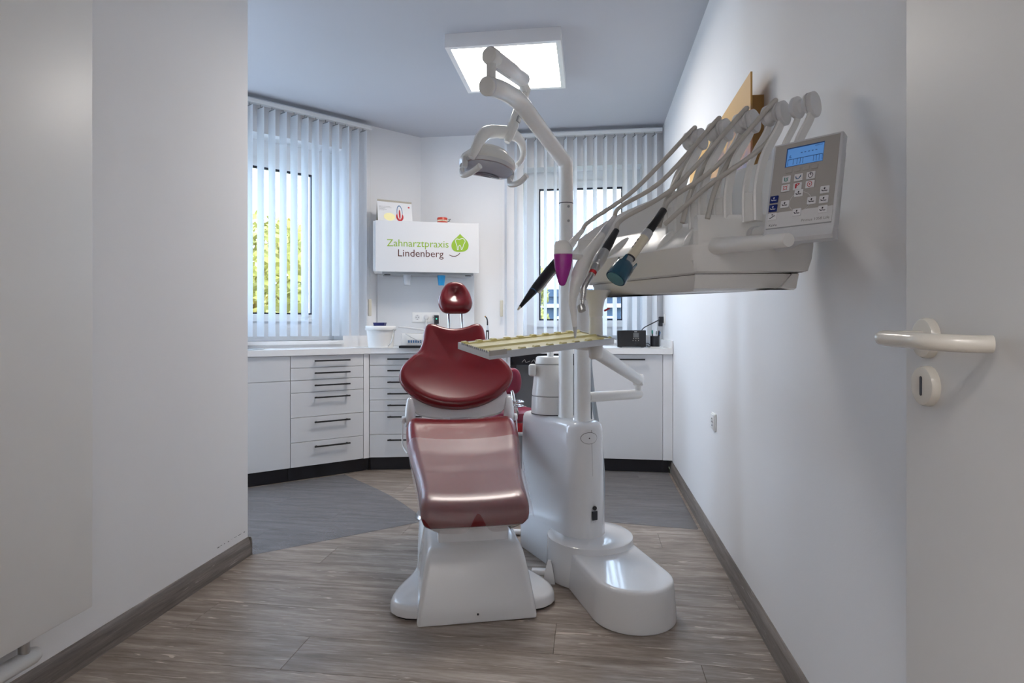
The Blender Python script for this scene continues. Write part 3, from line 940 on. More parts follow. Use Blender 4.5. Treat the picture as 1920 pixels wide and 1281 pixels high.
# leaf emblem
_h = [(727, 397), (738, 410), (756, 427), (778, 449), (791, 474), (791, 500), (780, 521), (760, 533), (740, 536), (727, 536)]
pts = [(p.x, p.y) for p in smooth_path([Vector((x, y, 0)) for x, y in _h], 4)]
pts = pts + [(1454 - x, y) for x, y in pts[-2:0:-1]]
P2 = [(sx_(p[0]), sz_(p[0], p[1])) for p in pts]
b = nb(); add_prism(b, P2, 0, 0.0004); leaf = obj('leaf_emblem', b, 'sign_green', dr, M=FACE, smooth=False)
def line_on_face(name, P, r, material, parent, z=0.0009):
    b = nb(); S = smooth_path([Vector((sx_(x), sz_(x, y), z)) for x, y in P], 6)
    n = len(S); v0 = []; v1 = []
    for i, p in enumerate(S):
        d = (S[min(i + 1, n - 1)] - S[max(i - 1, 0)]).normalized(); q = Vector((-d.y, d.x, 0))
        v0.append(b.verts.new(p + q * r)); v1.append(b.verts.new(p - q * r))
    for i in range(n - 1): b.faces.new((v0[i], v0[i + 1], v1[i + 1], v1[i]))
    return obj(name, b, material, parent, M=(Matrix() if parent.name.startswith('leaf') else FACE), smooth=False, recalc=False)
line_on_face('tooth_outline', [(706, 520), (705, 495), (697, 470), (692, 450), (702, 437), (722, 440), (745, 434), (762, 445), (765, 462), (755, 480), (750, 497)], 0.0022, 'paper', leaf)
line_on_face('tooth_outline', [(706, 520), (715, 518), (716, 498), (724, 484), (734, 500), (737, 520), (744, 514), (750, 497)], 0.0022, 'paper', leaf)
line_on_face('smile_line', [(645, 558), (665, 567), (690, 569), (712, 560), (727, 545)], 0.0026, 'sign_brown', dr)
# cups below
def cup(name, label, x, m, group=None):
    b = nb(); add_lathe(b, [(0.0, -0.078), (0.023, -0.078), (0.024, -0.076), (0.033, -0.0), (0.031, -0.0), (0.022, -0.074), (0.0, -0.074)], 28, cap=False)
    o = obj(name, b, m, None, M=BOXM @ Matrix.Translation((x, 0.09, zb_ - 0.017)))
    return tag(o, label, 'cup')
cup('plastic_cup', 'blue plastic cup hanging below the wall cabinet', sx_(592), 'cup_blue')
cup('plastic_cup', 'clear plastic cup hanging below the left half of the wall cabinet', sx_(333), 'cup_clear')
# standing calendar card on the cabinet
cx0, cx1 = sx_(118), sx_(385)
t = thing('desk_calendar', 'white tent-shaped information card with a tooth drawing on the wall cabinet', 'calendar')
CM = BOXM @ Matrix.Translation((cx0, 0.045, zt_ + 0.0005)) @ Matrix.Rotation(R(16), 4, 'Z')
hcal = 0.182
b = nb(); add_box(b, (0, 0, 0), (cx1 - cx0, 0.0015, hcal)); fp = obj('front_card', b, 'paper', t, M=CM @ Matrix.Rotation(R(-12), 4, 'X'), smooth=False)
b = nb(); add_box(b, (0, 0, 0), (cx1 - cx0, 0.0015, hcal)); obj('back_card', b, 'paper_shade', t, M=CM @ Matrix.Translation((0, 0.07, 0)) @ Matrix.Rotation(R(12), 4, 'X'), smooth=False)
b = nb()
for k in range(18):
    x = 0.01 + k * (cx1 - cx0 - 0.02) / 17
    add_tube(b, [Vector((x, 0.004 * math.cos(a), 0.004 * math.sin(a))) for a in [2 * math.pi * q / 8 for q in range(9)]], 0.0006, 5)
obj('ring_binding', b, 'steel', t, M=CM @ Matrix.Translation((0, 0.035, hcal * math.cos(R(12)))))
CF = basis((0, -0.0004, 0), (1, 0, 0), (0, 0, 1), (0, -1, 0))
def flat(name, P, m, parent, M, h=0.0003):
    b = nb(); add_prism(b, P, 0, h); return obj(name, b, m, parent, M=M, smooth=False)
wc = cx1 - cx0
def ell(cx, cy, rx_, ry_, n=24, tip=0): return [(cx + rx_ * math.cos(2 * math.pi * k / n), cy + ry_ * math.sin(2 * math.pi * k / n)) for k in range(n)]
flat('printed_tooth', ell(wc * .63, .085, .024, .062), 'ink_blue', fp, CF)
flat('printed_tooth', ell(wc * .63, .083, .019, .055), 'paper', fp, CF, 0.0005)
flat('printed_gum', ell(wc * .63, .05, .030, .036), 'ink_red', fp, CF, 0.0004)
flat('printed_root', ell(wc * .63, .07, .007, .04), 'ink_red', fp, CF, 0.0007)
flat('printed_blot', ell(wc * .33, .045, .045, .032), 'tray_yellow', fp, CF)
flat('printed_mark', ell(wc * .91, .135, .008, .007), 'ink_red', fp, CF)
b = nb()
for k in range(5): add_box(b, (0.012, 0.128 - k * 0.008, 0), (0.012 + (0.09, 0.10, 0.05, 0.06, 0.04)[k], 0.1295 - k * 0.008, 0.0003))
obj('printed_lines', b, 'ink_grey', fp, M=CF, smooth=False)
# jaw model
t = thing('jaw_model', 'small red and cream jaw model on the wall cabinet', 'model')
JM = BOXM @ Matrix.Translation((sx_(600), 0.10, zt_))
b = nb(); add_loft(b, [[Vector((0.042 * math.cos(a), 0.035 * math.sin(a), z)) for a in [2 * math.pi * k / 28 for k in range(28)]] for z in (0.0, 0.004, 0.018, 0.022)]); obj('lower_gum', b, 'gum', t, M=JM)
b = nb(); add_loft(b, [[Vector((s * 0.041 * math.cos(a), s * 0.034 * math.sin(a), z)) for a in [2 * math.pi * k / 28 for k in range(28)]] for z, s in ((0.034, 1), (0.05, 1), (0.054, 0.93))]); obj('upper_gum', b, 'gum', t, M=JM)
for k in range(12):
    a = math.pi * (1.02 + 0.96 * k / 11)
    box('tooth', (-0.004, -0.003, 0.02), (0.004, 0.003, 0.036), 'teeth', t, bevel=0.0015, M=JM @ Matrix.Translation((0.036 * math.cos(a), 0.03 * math.sin(a), 0)) @ Matrix.Rotation(a, 4, 'Z'))
b = nb(); add_tube(b, smooth_path([(0.04, 0.0, 0.024), (0.058, -0.004, 0.03), (0.05, -0.006, 0.04), (0.068, -0.004, 0.044)], 5), 0.003, 8); obj('hinge', b, 'dark_grey', t, M=JM)

# ================================================================ sockets
def socket_plate(parent, M, x=0.0, plug=False):
    b = nb(); add_box(b, (x - 0.036, -0.009, -0.036), (x + 0.036, 0, 0.036), bevel=0.003); o = obj('cover', b, 'white_plastic', parent, M=M)
    b = nb(); add_lathe(b, [(0.0215, 0.0095), (0.0205, 0.0105), (0.019, 0.0098), (0.018, 0.0092), (0, 0.0092)], 28); obj('well', b, 'panel_light', o, M=basis((x, 0, 0), (1, 0, 0), (0, 0, 1), (0, -1, 0)))
    b = nb()
    for sx in (-1, 1): add_lathe(b, [(0.003, 0), (0.003, 0.0012), (0, 0.0012)], 10, M=basis((x + 0.0095 * sx, -0.0092, 0), (1, 0, 0), (0, 0, 1), (0, -1, 0)))
    for sz in (-1, 1): add_box(b, (x - 0.003, -0.0115, sz * 0.0165 - 0.002), (x + 0.003, -0.0092, sz * 0.0165 + 0.002))
    obj('contacts', b, 'ink_dark', o)
t = thing('wall_socket', 'triple white wall socket strip under the wall cabinet', 'socket')
SP = lambda cx: (cx - 97) / 771 * box_w       # along the corner panel
SM0 = BOXM @ Matrix.Translation((0, BOXD + 0.002, 0))
zs_ = 1.05 + (HOR - 594.5) * 4.62 / F_PX
def cpx(u):     # local x on the corner panel
    return line_t(SM0, u)
x1_, x2_, x3_ = cpx(782.3), cpx(798.8), cpx(814.5)
b = nb(); add_box(b, (x1_ - 0.042, -0.006, zs_ - 0.042), (x3_ + 0.042, 0, zs_ + 0.042), bevel=0.002); obj('frame', b, 'white_plastic', t, M=SM0)
for x in (x1_, x2_, x3_): socket_plate(t, SM0 @ Matrix.Translation((x, -0.003, zs_)))
# white plug
t = thing('power_plug', 'white round plug in the middle of the triple wall socket', 'plug')
b = nb(); add_lathe(b, [(0.019, 0.0125), (0.019, 0.03), (0.015, 0.036), (0.006, 0.038), (0, 0.038)], 24); obj('plug_body', b, 'panel_light', t, M=SM0 @ basis((x2_, 0, zs_), (1, 0, 0), (0, 0, 1), (0, -1, 0)))
b = nb(); add_tube(b, smooth_path([SM0 @ Vector(p) for p in ((x2_, -0.03, zs_ - 0.015), (x2_, -0.032, zs_ - 0.06), (x2_ + 0.01, -0.04, zs_ - 0.12), (x2_ + 0.03, -0.06, 0.905))], 6), 0.0035, 8); obj('cable', b, 'white_plastic', t)
t = thing('power_adapter', 'black power adapter with a green light in the triple wall socket', 'adapter')
b = nb(); add_box(b, (x3_ - 0.004, -0.055, zs_ - 0.055), (x3_ + 0.034, -0.0135, zs_ + 0.018), bevel=0.005); obj('adapter_body', b, 'black_plastic', t, M=SM0)
b = nb(); add_lathe(b, [(0.006, 0), (0.005, 0.001), (0, 0.001)], 14); obj('indicator', b, 'green_led', t, M=SM0 @ basis((x3_ + 0.014, -0.055, zs_ - 0.012), (1, 0, 0), (0, 0, 1), (0, -1, 0)))
b = nb(); add_tube(b, smooth_path([SM0 @ Vector(p) for p in ((x3_ + 0.015, -0.03, zs_ - 0.05), (x3_ + 0.013, -0.032, zs_ - 0.08), (x3_ + 0.0, -0.05, zs_ - 0.11), (x3_ - 0.02, -0.07, 0.905))], 6), 0.003, 8); obj('cable', b, 'black_plastic', t)
# socket on the right wall beside the door
p = onX(1340, 791, XR)
t = thing('wall_socket', 'white wall socket low on the bare right wall', 'socket')
SW = basis((XR, p.y, p.z), (0, -1, 0), (1, 0, 0), (0, 0, 1))
b = nb(); add_box(b, (-0.041, -0.007, -0.041), (0.041, 0, 0.041), bevel=0.002); obj('frame', b, 'white_plastic', t, M=SW)
socket_plate(t, SW @ Matrix.Translation((0, -0.003, 0)))
# socket above the radio with its plug
p = onX(1247, 599, XR)
t = thing('wall_socket', 'white wall socket on the right wall above the radio', 'socket')
SW2 = basis((XR, p.y, p.z), (0, -1, 0), (1, 0, 0), (0, 0, 1))
b = nb(); add_box(b, (-0.041, -0.007, -0.041), (0.041, 0, 0.041), bevel=0.002); obj('frame', b, 'white_plastic', t, M=SW2)
socket_plate(t, SW2 @ Matrix.Translation((0, -0.003, 0)))
t = thing('power_adapter', 'black plug adapter in the socket above the radio', 'adapter')
b = nb(); add_box(b, (-0.02, -0.05, -0.03), (0.02, -0.0135, 0.022), bevel=0.005); add_box(b, (-0.016, -0.052, -0.055), (0.016, -0.02, -0.028), bevel=0.004); obj('adapter_body', b, 'black_plastic', t, M=SW2)

# ================================================================ things on the worktop
WTZ = 0.9002
def spot(u, d): return Vector((*W(u, 600, d)[:2], WTZ))
# white bucket
p = spot(714, 4.36)
t = thing('bucket', 'white plastic bucket with a lid at the corner of the worktop', 'bucket', p)
b = nb(); add_lathe(b, [(0.0, 0.0), (0.088, 0.0), (0.091, 0.003), (0.103, 0.13), (0.108, 0.131), (0.108, 0.142), (0.104, 0.145), (0, 0.145)], 40, cap=False); obj('tub', b, 'white_plastic', t)
b = nb(); add_lathe(b, [(0.111, 0.128), (0.113, 0.132), (0.112, 0.156), (0.109, 0.160), (0.09, 0.161), (0.085, 0.157), (0, 0.157)], 40, cap=False); obj('lid', b, 'white_plastic', t)
b = nb(); add_tube(b, smooth_path([(0.105, -0.03, 0.14), (0.116, -0.07, 0.09), (0.112, -0.09, 0.04), (0.09, -0.10, 0.012)], 7), 0.0028, 8); obj('wire_handle', b, 'steel', t)
t2 = thing('blue_lid', 'dark blue plastic cap lying on the white bucket lid', 'cap', p + Vector((0.0, -0.02, 0.158)))
b = nb(); add_loft(b, [round_poly([(-0.042 * s, -0.03), (0.042 * s, -0.03), (0.042 * s, 0.03), (-0.042 * s, 0.03)], 0.008) and [Vector((q.x, q.y, z)) for q in round_poly([(-0.042 * s, -0.03), (0.042 * s, -0.03), (0.042 * s, 0.03), (-0.042 * s, 0.03)], 0.008)] for z, s in ((0.0035, 0.93), (0.02, 0.98), (0.0215, 1.06), (0.027, 1.06))]); obj('cap_body', b, 'navy', t2)
# bench device with a tilted lid behind the chair
p = spot(776, 4.36)
DM = Matrix.Rotation(R(14), 4, 'Z')
t = thing('bench_device', 'white bench device with a raised lid and black drip tray behind the chair back', 'device', p, R(14))
b = nb(); add_box(b, (-0.09, -0.02, 0.0), (0.14, 0.13, 0.105), bevel=0.008); obj('housing', b, 'white_plastic', t)
b = nb(); add_box(b, (-0.115, -0.03, 0.0), (0.14, 0.14, 0.012), bevel=0.004); obj('lid', b, 'panel_light', t, M=Matrix.Translation((0, 0, 0.134)) @ Matrix.Rotation(R(7), 4, 'Y'))
b = nb(); add_box(b, (-0.1, -0.13, 0.0), (0.12, -0.03, 0.018), bevel=0.004); obj('drip_tray', b, 'black_plastic', t)
b = nb(); add_box(b, (-0.045, -0.0225, 0.03), (0.12, -0.0203, 0.06)); obj('label_plate', b, 'panel_light', t, smooth=False)
b = nb()
for k in range(9): add_box(b, (-0.04 + k * 0.017, -0.0236, 0.036), (-0.029 + k * 0.017, -0.0224, 0.054), bevel=0.0004, seg=1)
obj('printed_lettering', b, 'ink_blue', t, smooth=False)
b = nb(); add_tube(b, smooth_path([(-0.06, -0.025, 0.10), (-0.03, -0.05, 0.085), (0.03, -0.06, 0.055), (0.09, -0.05, 0.03)], 6), 0.0025, 8); obj('wire_arm', b, 'steel', t)
# curing light
p = spot(914, 4.40)
t = thing('curing_light', 'black and grey dental curing light standing in its base near the chair', 'tool', p)
b = nb(); add_lathe(b, [(0.0, 0), (0.03, 0), (0.032, 0.005), (0.028, 0.016), (0.014, 0.02), (0, 0.02)], 28, cap=False); obj('stand', b, 'black_plastic', t)
b = nb(); add_lathe(b, [(0.010, 0.018), (0.0125, 0.05), (0.0125, 0.115), (0.0105, 0.13), (0, 0.131)], 20); obj('grip', b, 'black_plastic', t)
b = nb(); add_lathe(b, [(0.0108, 0.129), (0.0095, 0.15), (0.006, 0.165), (0, 0.166)], 20); obj('neck', b, 'aluminium', t)
b = nb(); add_tube(b, smooth_path([(0, 0, 0.16), (0, -0.001, 0.195), (-0.004, -0.004, 0.215), (-0.012, -0.01, 0.228)], 6), [0.0055] * 6 + [0.005] * 13, 12); obj('light_guide', b, 'ink_dark', t)
b = nb(); add_box(b, (-0.003, -0.0132, 0.055), (0.006, -0.0118, 0.115)); obj('label_strip', b, 'panel_light', t, smooth=False)
b = nb(); add_tube(b, [(-0.012, -0.010, 0.2275), (-0.0165, -0.0135, 0.2335)], 0.0052, 12); obj('tip', b, 'stretcher_wood', t)
# safety glasses
p = spot(938, 4.42)
t = thing('glasses', 'black safety glasses lying on the worktop behind the tray', 'glasses', p)
b = nb(); add_tube(b, smooth_path([(-0.06, -0.03, 0.012), (-0.05, -0.02, 0.045), (-0.02, -0.01, 0.052), (0.03, 0, 0.046), (0.065, 0.03, 0.03), (0.08, 0.07, 0.012)], 6), 0.0045, 8); obj('frame', b, 'black_plastic', t)
b = nb(); add_tube(b, smooth_path([(-0.045, -0.02, 0.042), (-0.055, -0.03, 0.02), (-0.03, -0.03, 0.006), (-0.01, -0.02, 0.02), (-0.02, -0.01, 0.048)], 6), 0.003, 8); obj('temple', b, 'black_plastic', t)
# white mouse-like device and stapler-shaped dispenser behind the tray
p = spot(1043, 4.5)
t = thing('card_reader', 'grey and white tilted desk terminal on the worktop by the right window', 'device', p)
b = nb(); add_box(b, (-0.03, -0.012, 0), (0.03, 0.012, 0.10), bevel=0.006); obj('housing', b, 'panel_light', t, M=Matrix.Translation((0, 0, 0.012)) @ Matrix.Rotation(R(-18), 4, 'X') @ Matrix.Rotation(R(-12), 4, 'Y'))
b = nb(); add_box(b, (-0.04, -0.03, 0), (0.04, 0.04, 0.012), bevel=0.004); obj('foot', b, 'white_plastic', t)
b = nb()
for k in range(4): add_box(b, (-0.02, -0.0132, 0.03 + k * 0.014), (0.02, -0.0118, 0.034 + k * 0.014))
obj('keypad', b, 'grey_panel', t, M=Matrix.Translation((0, 0, 0.012)) @ Matrix.Rotation(R(-18), 4, 'X') @ Matrix.Rotation(R(-12), 4, 'Y'), smooth=False)
p = spot(1027, 4.42)
t = thing('tape_dispenser', 'small white rounded dispenser on the worktop left of the desk terminal', 'dispenser', p)
b = nb(); add_loft(b, [[Vector((s * 0.035 * math.cos(a), s * 0.025 * math.sin(a), z)) for a in [2 * math.pi * k / 24 for k in range(24)]] for z, s in ((0, 0.95), (0.02, 1), (0.045, 0.9), (0.06, 0.65), (0.066, 0.3))]); obj('housing', b, 'white_plastic', t)
b = nb(); add_lathe(b, [(0.012, -0.004), (0.012, 0.004)], 18); obj('roll', b, 'paper_shade', t, M=Matrix.Translation((0.012, -0.022, 0.042)) @ Matrix.Rotation(R(90), 4, 'X'))
# radio
q0, q1 = spot(1157, 4.42), spot(1210, 4.40)
wr_ = (q1 - q0).length
t = thing('radio', 'black table radio on the worktop by the right wall', 'radio', (q0 + q1) / 2)
hr = 0.128
b = nb(); add_box(b, (-wr_ / 2, -0.05, 0.004), (wr_ / 2, 0.06, hr), bevel=0.004); obj('case', b, 'black_plastic', t)
b = nb(); add_box(b, (-wr_ / 2 + 0.006, -0.0512, 0.010), (wr_ / 2 - 0.006, -0.0498, hr - 0.006)); fr = obj('front_grille', b, 'black_metal', t, smooth=False)
b = nb(); add_box(b, (0.012, -0.0525, 0.075), (0.052, -0.0508, 0.108), bevel=0.0005, seg=1); obj('display', b, 'dark_grey', t, smooth=False)
b = nb()
for k in range(4): add_lathe(b, [(0.003, 0), (0.003, 0.002), (0, 0.002)], 12, M=basis((0.014 + k * 0.012, -0.051, 0.067), (1, 0, 0), (0, 0, 1), (0, -1, 0)))
for k in range(3): add_lathe(b, [(0.003, 0), (0.003, 0.002), (0, 0.002)], 12, M=basis((0.010 + k * 0.02, -0.051, 0.052), (1, 0, 0), (0, 0, 1), (0, -1, 0)))
obj('buttons', b, 'panel_taupe', t)
b = nb(); add_lathe(b, [(0.014, 0), (0.0135, 0.009), (0.012, 0.010), (0, 0.010)], 28, M=basis((0.036, -0.051, 0.032), (1, 0, 0), (0, 0, 1), (0, -1, 0))); obj('dial', b, 'black_plastic', t)
b = nb()
for k in range(4): add_box(b, (0.02 + k * 0.005, -0.0522, hr - 0.013), (0.0235 + k * 0.005, -0.0508, hr - 0.009))
obj('maker_mark', b, 'paper', t, smooth=False)
for sx in (-1, 1): box('foot', (sx * wr_ * 0.38 - 0.01, -0.04, 0), (sx * wr_ * 0.38 + 0.01, 0.05, 0.005), 'black_plastic', t)
pr = (q0 + q1) / 2
b = nb(); add_tube(b, smooth_path([pr + Vector((wr_ / 2 - 0.03, 0.062, hr - 0.012)), pr + Vector((wr_ / 2, 0.10, hr + 0.02)), W(1222, 607, 4.52), W(1235, 600, 4.56), SW2 @ Vector((0.0, -0.05, 0.008))], 7), 0.004, 8); obj('power_cable', b, 'black_plastic', t).matrix_local = Matrix.Translation(-pr)
b = nb(); add_tube(b, smooth_path([(wr_ / 2 + 0.004, 0.02, 0.03), (wr_ / 2 + 0.02, -0.01, 0.03), (wr_ / 2 + 0.035, -0.02, 0.012), (wr_ / 2 + 0.02, -0.03, 0.006), (wr_ / 2 + 0.006, -0.02, 0.02)], 6), 0.003, 8); obj('cable_coil', b, 'black_plastic', t)
# pen cup on a coaster
p = spot(1229, 4.40)
t = thing('coaster', 'pale flat dish under the black pen cup', 'dish', p)
b = nb(); add_lathe(b, [(0, 0), (0.054, 0), (0.058, 0.005), (0.056, 0.0065), (0.05, 0.004), (0, 0.004)], 32, cap=False); obj('plate', b, 'white_plastic', t)
pc = p + Vector((-0.004, 0, 0.0042))
t = thing('pen_cup', 'black cylindrical pen cup beside the radio', 'cup', pc)
b = nb(); add_lathe(b, [(0, 0), (0.034, 0), (0.035, 0.002), (0.035, 0.08), (0.033, 0.08), (0.032, 0.004), (0, 0.004)], 32, cap=False); obj('cup_body', b, 'black_plastic', t)
for k, (dx, dy, lx, ly, h, m, lab) in enumerate(((-0.015, 0, -0.02, 0.0, 0.125, 'ink_green', 'green-topped pen leaning left in the black pen cup'), (0.003, 0.005, 0.012, 0.0, 0.118, 'grey_panel', 'grey pen upright in the middle of the black pen cup'), (0.012, -0.005, 0.03, 0.0, 0.122, 'black_plastic', 'black pen leaning right in the pen cup'), (0.016, 0.008, 0.038, 0.004, 0.114, 'ink_blue', 'dark blue pen leaning furthest right in the pen cup'))):
    t = thing('pen', lab, 'pen', pc, group='pens in the black pen cup')
    a, c = Vector((dx, dy, 0.006)), Vector((lx, ly, h))
    b = nb(); add_tube(b, [a, a.lerp(c, .1), a.lerp(c, .78)], [0.0015, 0.0045, 0.0045], 10); obj('barrel', b, 'panel_light' if k == 1 else 'black_plastic', t)
    b = nb(); add_tube(b, [a.lerp(c, .78), a.lerp(c, .97), c], [0.0058, 0.0058, 0.003], 10); obj('pen_cap', b, m, t)
p2 = spot(1243, 4.44)
t = thing('drinking_glass', 'clear glass behind the pen cup', 'glass', spot(1216, 4.52))
b = nb(); add_lathe(b, [(0, 0), (0.026, 0), (0.031, 0.09), (0.0295, 0.09), (0.0245, 0.004), (0, 0.004)], 28, cap=False); obj('glass_body', b, 'cup_clear', t)

# ================================================================ dental chair
CH = Vector((-0.395, 2.06, 0.0)); CR = R(17.0)
chair = thing('dental_chair', 'dark red vinyl dental chair on a glossy white base', 'dental chair', CH, CR)
# floor plate: wide lobes in front, narrow behind
half = [(0.0, 0.03), (0.14, 0.03), (0.25, 0.04), (0.305, 0.09), (0.312, 0.16), (0.285, 0.25), (0.24, 0.35), (0.215, 0.45), (0.21, 0.60), (0.205, 0.80), (0.17, 0.88), (0.0, 0.90)]
poly = [Vector(p) for p in half] + [Vector((-x, y)) for x, y in half[-2:0:-1]]
poly = resample(smooth_path([(*p, 0) for p in poly + [poly[0]]], 5)[:-1], 72)
poly = [Vector(p[:2]) for p in poly]
b = nb(); add_loft(b, [[Vector((*p, z)) for p in inset_poly(poly, i)] for z, i in ((0.004, 0.010), (0.010, 0.002), (0.035, 0.004), (0.046, 0.012), (0.050, 0.024))]); obj('base_plate', b, 'unit_white', chair, ang=50)
b = nb(); add_loft(b, [[Vector((*p, z)) for p in inset_poly(poly, 0.012)] for z in (0.0, 0.006)]); obj('rubber_edge', b, 'plinth_black', chair)
# front cover
def rrect(w, y0, y1, rf, rb, n=6):
    return round_poly([(-w, y0), (w, y0), (w, y1), (-w, y1)], [rf, rf, rb, rb], n)
secs = [(0.003, 0.213, -0.012, 0.40, 0.012), (0.012, 0.215, -0.014, 0.40, 0.018), (0.06, 0.209, 0.0, 0.42, 0.02), (0.14, 0.196, 0.028, 0.44, 0.022), (0.19, 0.186, 0.050, 0.46, 0.024), (0.215, 0.180, 0.066, 0.47, 0.024), (0.230, 0.172, 0.088, 0.47, 0.024), (0.236, 0.160, 0.115, 0.46, 0.024)]
b = nb(); add_loft(b, [[Vector((p.x, p.y, z)) for p in rrect(w, y0, y1, r, 0.03)] for z, w, y0, y1, r in secs]); cov = obj('base_cover', b, 'unit_white', chair, ang=60)
b = nb(); add_lathe(b, [(0.0038, 0), (0.0038, 0.001), (0, 0.001)], 12, M=basis((0.0, -0.0095, 0.03), (1, 0, 0), (0, 0.2, 0.98), (0, -0.98, 0.2))); obj('screw_hole', b, 'ink_dark', cov)
# rear casing on the plate
b = nb(); add_loft(b, [[Vector((p.x, p.y, z)) for p in rrect(w, y0, y1, 0.04, 0.06)] for z, w, y0, y1 in ((0.046, 0.205, 0.30, 0.86), (0.11, 0.200, 0.31, 0.85), (0.125, 0.192, 0.325, 0.84), (0.13, 0.18, 0.34, 0.82))]); obj('rear_casing', b, 'unit_white', chair, ang=50)
# lift column
b = nb(); add_loft(b, [[Vector((p.x, p.y, z)) for p in rrect(w, y0, y1, 0.02, 0.02)] for z, w, y0, y1 in ((0.22, 0.135, 0.15, 0.44), (0.29, 0.135, 0.12, 0.48), (0.325, 0.13, 0.12, 0.52), (0.345, 0.12, 0.24, 0.58))]); obj('lift_column', b, 'unit_white', chair, ang=50)
# seat cushion following the sloping frame
prof = [(-0.02, 0.388), (0.05, 0.412), (0.15, 0.430), (0.30, 0.460), (0.45, 0.502), (0.60, 0.560), (0.70, 0.596), (0.80, 0.618)]
def prof_z(y):
    if y <= prof[0][0]: return prof[0][1] + (y - prof[0][0]) * 0.4
    for (a, za), (c, zc) in zip(prof, prof[1:]):
        if y <= c:
            t_ = (y - a) / (c - a); t_ = t_
            return za + (zc - za) * t_
    return prof[-1][1]
outl = resample([(*p, 0) for p in round_poly([(-0.200, 0.035), (0.200, 0.035), (0.215, 0.30), (0.262, 0.62), (0.258, 0.78), (-0.258, 0.78), (-0.262, 0.62), (-0.215, 0.30)], [0.035, 0.035, 0.1, 0.12, 0.07, 0.07, 0.12, 0.1], 6)], 88)
outl = [Vector(p[:2]) for p in outl]
TS = 0.085
def seat_def(x, y, h):
    z = prof_z(y) - TS + h
    z += 0.020 * (abs(x) / 0.25) ** 2.2 * (h / TS)          # raised sides
    if y > 0.66: z += 0.0
    # foot end rolls down
    if y < 0.12: z -= 0.022 * ((0.12 - y) / 0.085) ** 2
    return Vector((x, y, z))
b = nb(); add_cushion(b, outl, TS, 0.040, seat_def, dish=0.006, nrad=10); obj('seat', b, 'red_vinyl', chair, ang=80)
# seat pan below
b = nb(); add_loft(b, [[Vector((p.x * s, p.y * 1.0 + 0.0, prof_z(p.y) - dz)) for p in inset_poly(outl, ins)] for dz, ins, s in ((0.125, 0.07, 1), (0.10, 0.03, 1), (0.078, 0.03, 1))]); obj('seat_pan', b, 'white_plastic', chair, ang=60)
# backrest (local x across, v along the rest); bottom at y=.80, z=.665
BB, BT = Vector((0, 0.815, 0.640)), Vector((0, 1.10, 1.045))
bl = (BT - BB).length; bu = (BT - BB).normalized(); bnv = Vector((0, -bu.z, bu.y))     # faces the foot end
sc_ = 0.585 / 842.0
hb = [(682, 998), (760, 994), (860, 978), (960, 945), (1040, 900), (1090, 850), (1104, 800), (1080, 735), (1020, 670), (965, 620), (935, 560), (925, 500), (912, 455), (880, 428), (830, 430), (770, 448), (682, 458)]
right = [((x - 682) * sc_ * 0.975, 1 - (y - 430) / 568.0) for x, y in hb]
pl = right + [(-x, v) for x, v in right[-2:0:-1]]
pl = smooth_path([(x, v * bl, 0) for x, v in pl + [pl[0]]], 4)[:-1]
pl = [Vector(p[:2]) for p in resample(pl, 96)]
TB = 0.075
def back_def(x, v, h):
    k = x / 0.29
    hh = h + 0.045 * k * k * (1.0 if v < bl * 0.6 else 0.6)     # wings come forward
    hh += 0.018 * math.sin(math.pi * min(1, max(0, v / bl))) * -1.0
    q = BB + bu * v + bnv * (hh - 0.02)
    return Vector((x - 0.012, q.y, q.z))
b = nb(); add_cushion(b, pl, TB, 0.030, back_def, dish=0.020, nrad=11); obj('backrest', b, 'red_vinyl', chair, ang=80)
# white shell below and behind the backrest
b = nb()
def shell_pt(x, v, h):
    k = x / 0.29
    q = BB + bu * v + bnv * (h + 0.035 * k * k - 0.03)
    return Vector((x, q.y, q.z))
sh = [(-0.245, 0.055), (-0.22, -0.012), (-0.10, -0.03), (0.10, -0.03), (0.22, -0.012), (0.245, 0.055), (0.225, 0.20), (0.12, 0.42), (-0.12, 0.42), (-0.225, 0.20)]
sh = [Vector(p[:2]) for p in resample([(*p, 0) for p in round_poly(sh, 0.03, 4)], 60)]
add_loft(b, [[shell_pt(p.x, p.y, h) for p in inset_poly(sh, i)] for h, i in ((-0.035, 0.03), (-0.02, 0.005), (0.012, 0.0), (0.016, 0.01))]); obj('backrest_shell', b, 'unit_white', chair, ang=50)
for sx in (-1, 1):
    # hinge pods at the sides, each with a white cable down to the seat
    c0 = shell_pt(sx * 0.243, 0.0, 0.02)
    b = nb(); add_loft(b, [[c0 + Vector((sx * (0.026 * s * math.cos(a)), 0.028 * s * math.sin(a), z)) for a in [2 * math.pi * k / 20 for k in range(20)]] for z, s in ((-0.085, 0.6), (-0.078, 0.9), (-0.04, 1.05), (0.0, 0.95), (0.05, 0.6), (0.06, 0.3))]); pod = obj('hinge_pod', b, 'unit_white', chair, ang=60)
    b = nb(); add_lathe(b, [(0.018, 0), (0.018, 0.012), (0.015, 0.016), (0, 0.016)], 20, M=basis(c0 + Vector((sx * 0.024, -0.005, -0.045)), (0, 1, 0), (0, 0, 1), (sx, 0, 0))); obj('pivot_cap', b, 'unit_white', pod)
    b = nb(); add_tube(b, smooth_path([c0 + Vector((sx * 0.034, -0.01, -0.04)), c0 + Vector((sx * 0.036, -0.02, -0.10)), c0 + Vector((sx * 0.034, -0.04, -0.16)), c0 + Vector((sx * 0.012, -0.10, -0.19))], 6), 0.004, 8); obj('cable', b, 'white_plastic', pod)
# hinge between seat and back
b = nb(); add_box(b, (-0.048, 0.70, 0.47), (0.048, 0.80, 0.70), bevel=0.006, M=Matrix.Translation((0, 0.12, -0.05))); obj('back_hinge', b, 'panel_light', chair)
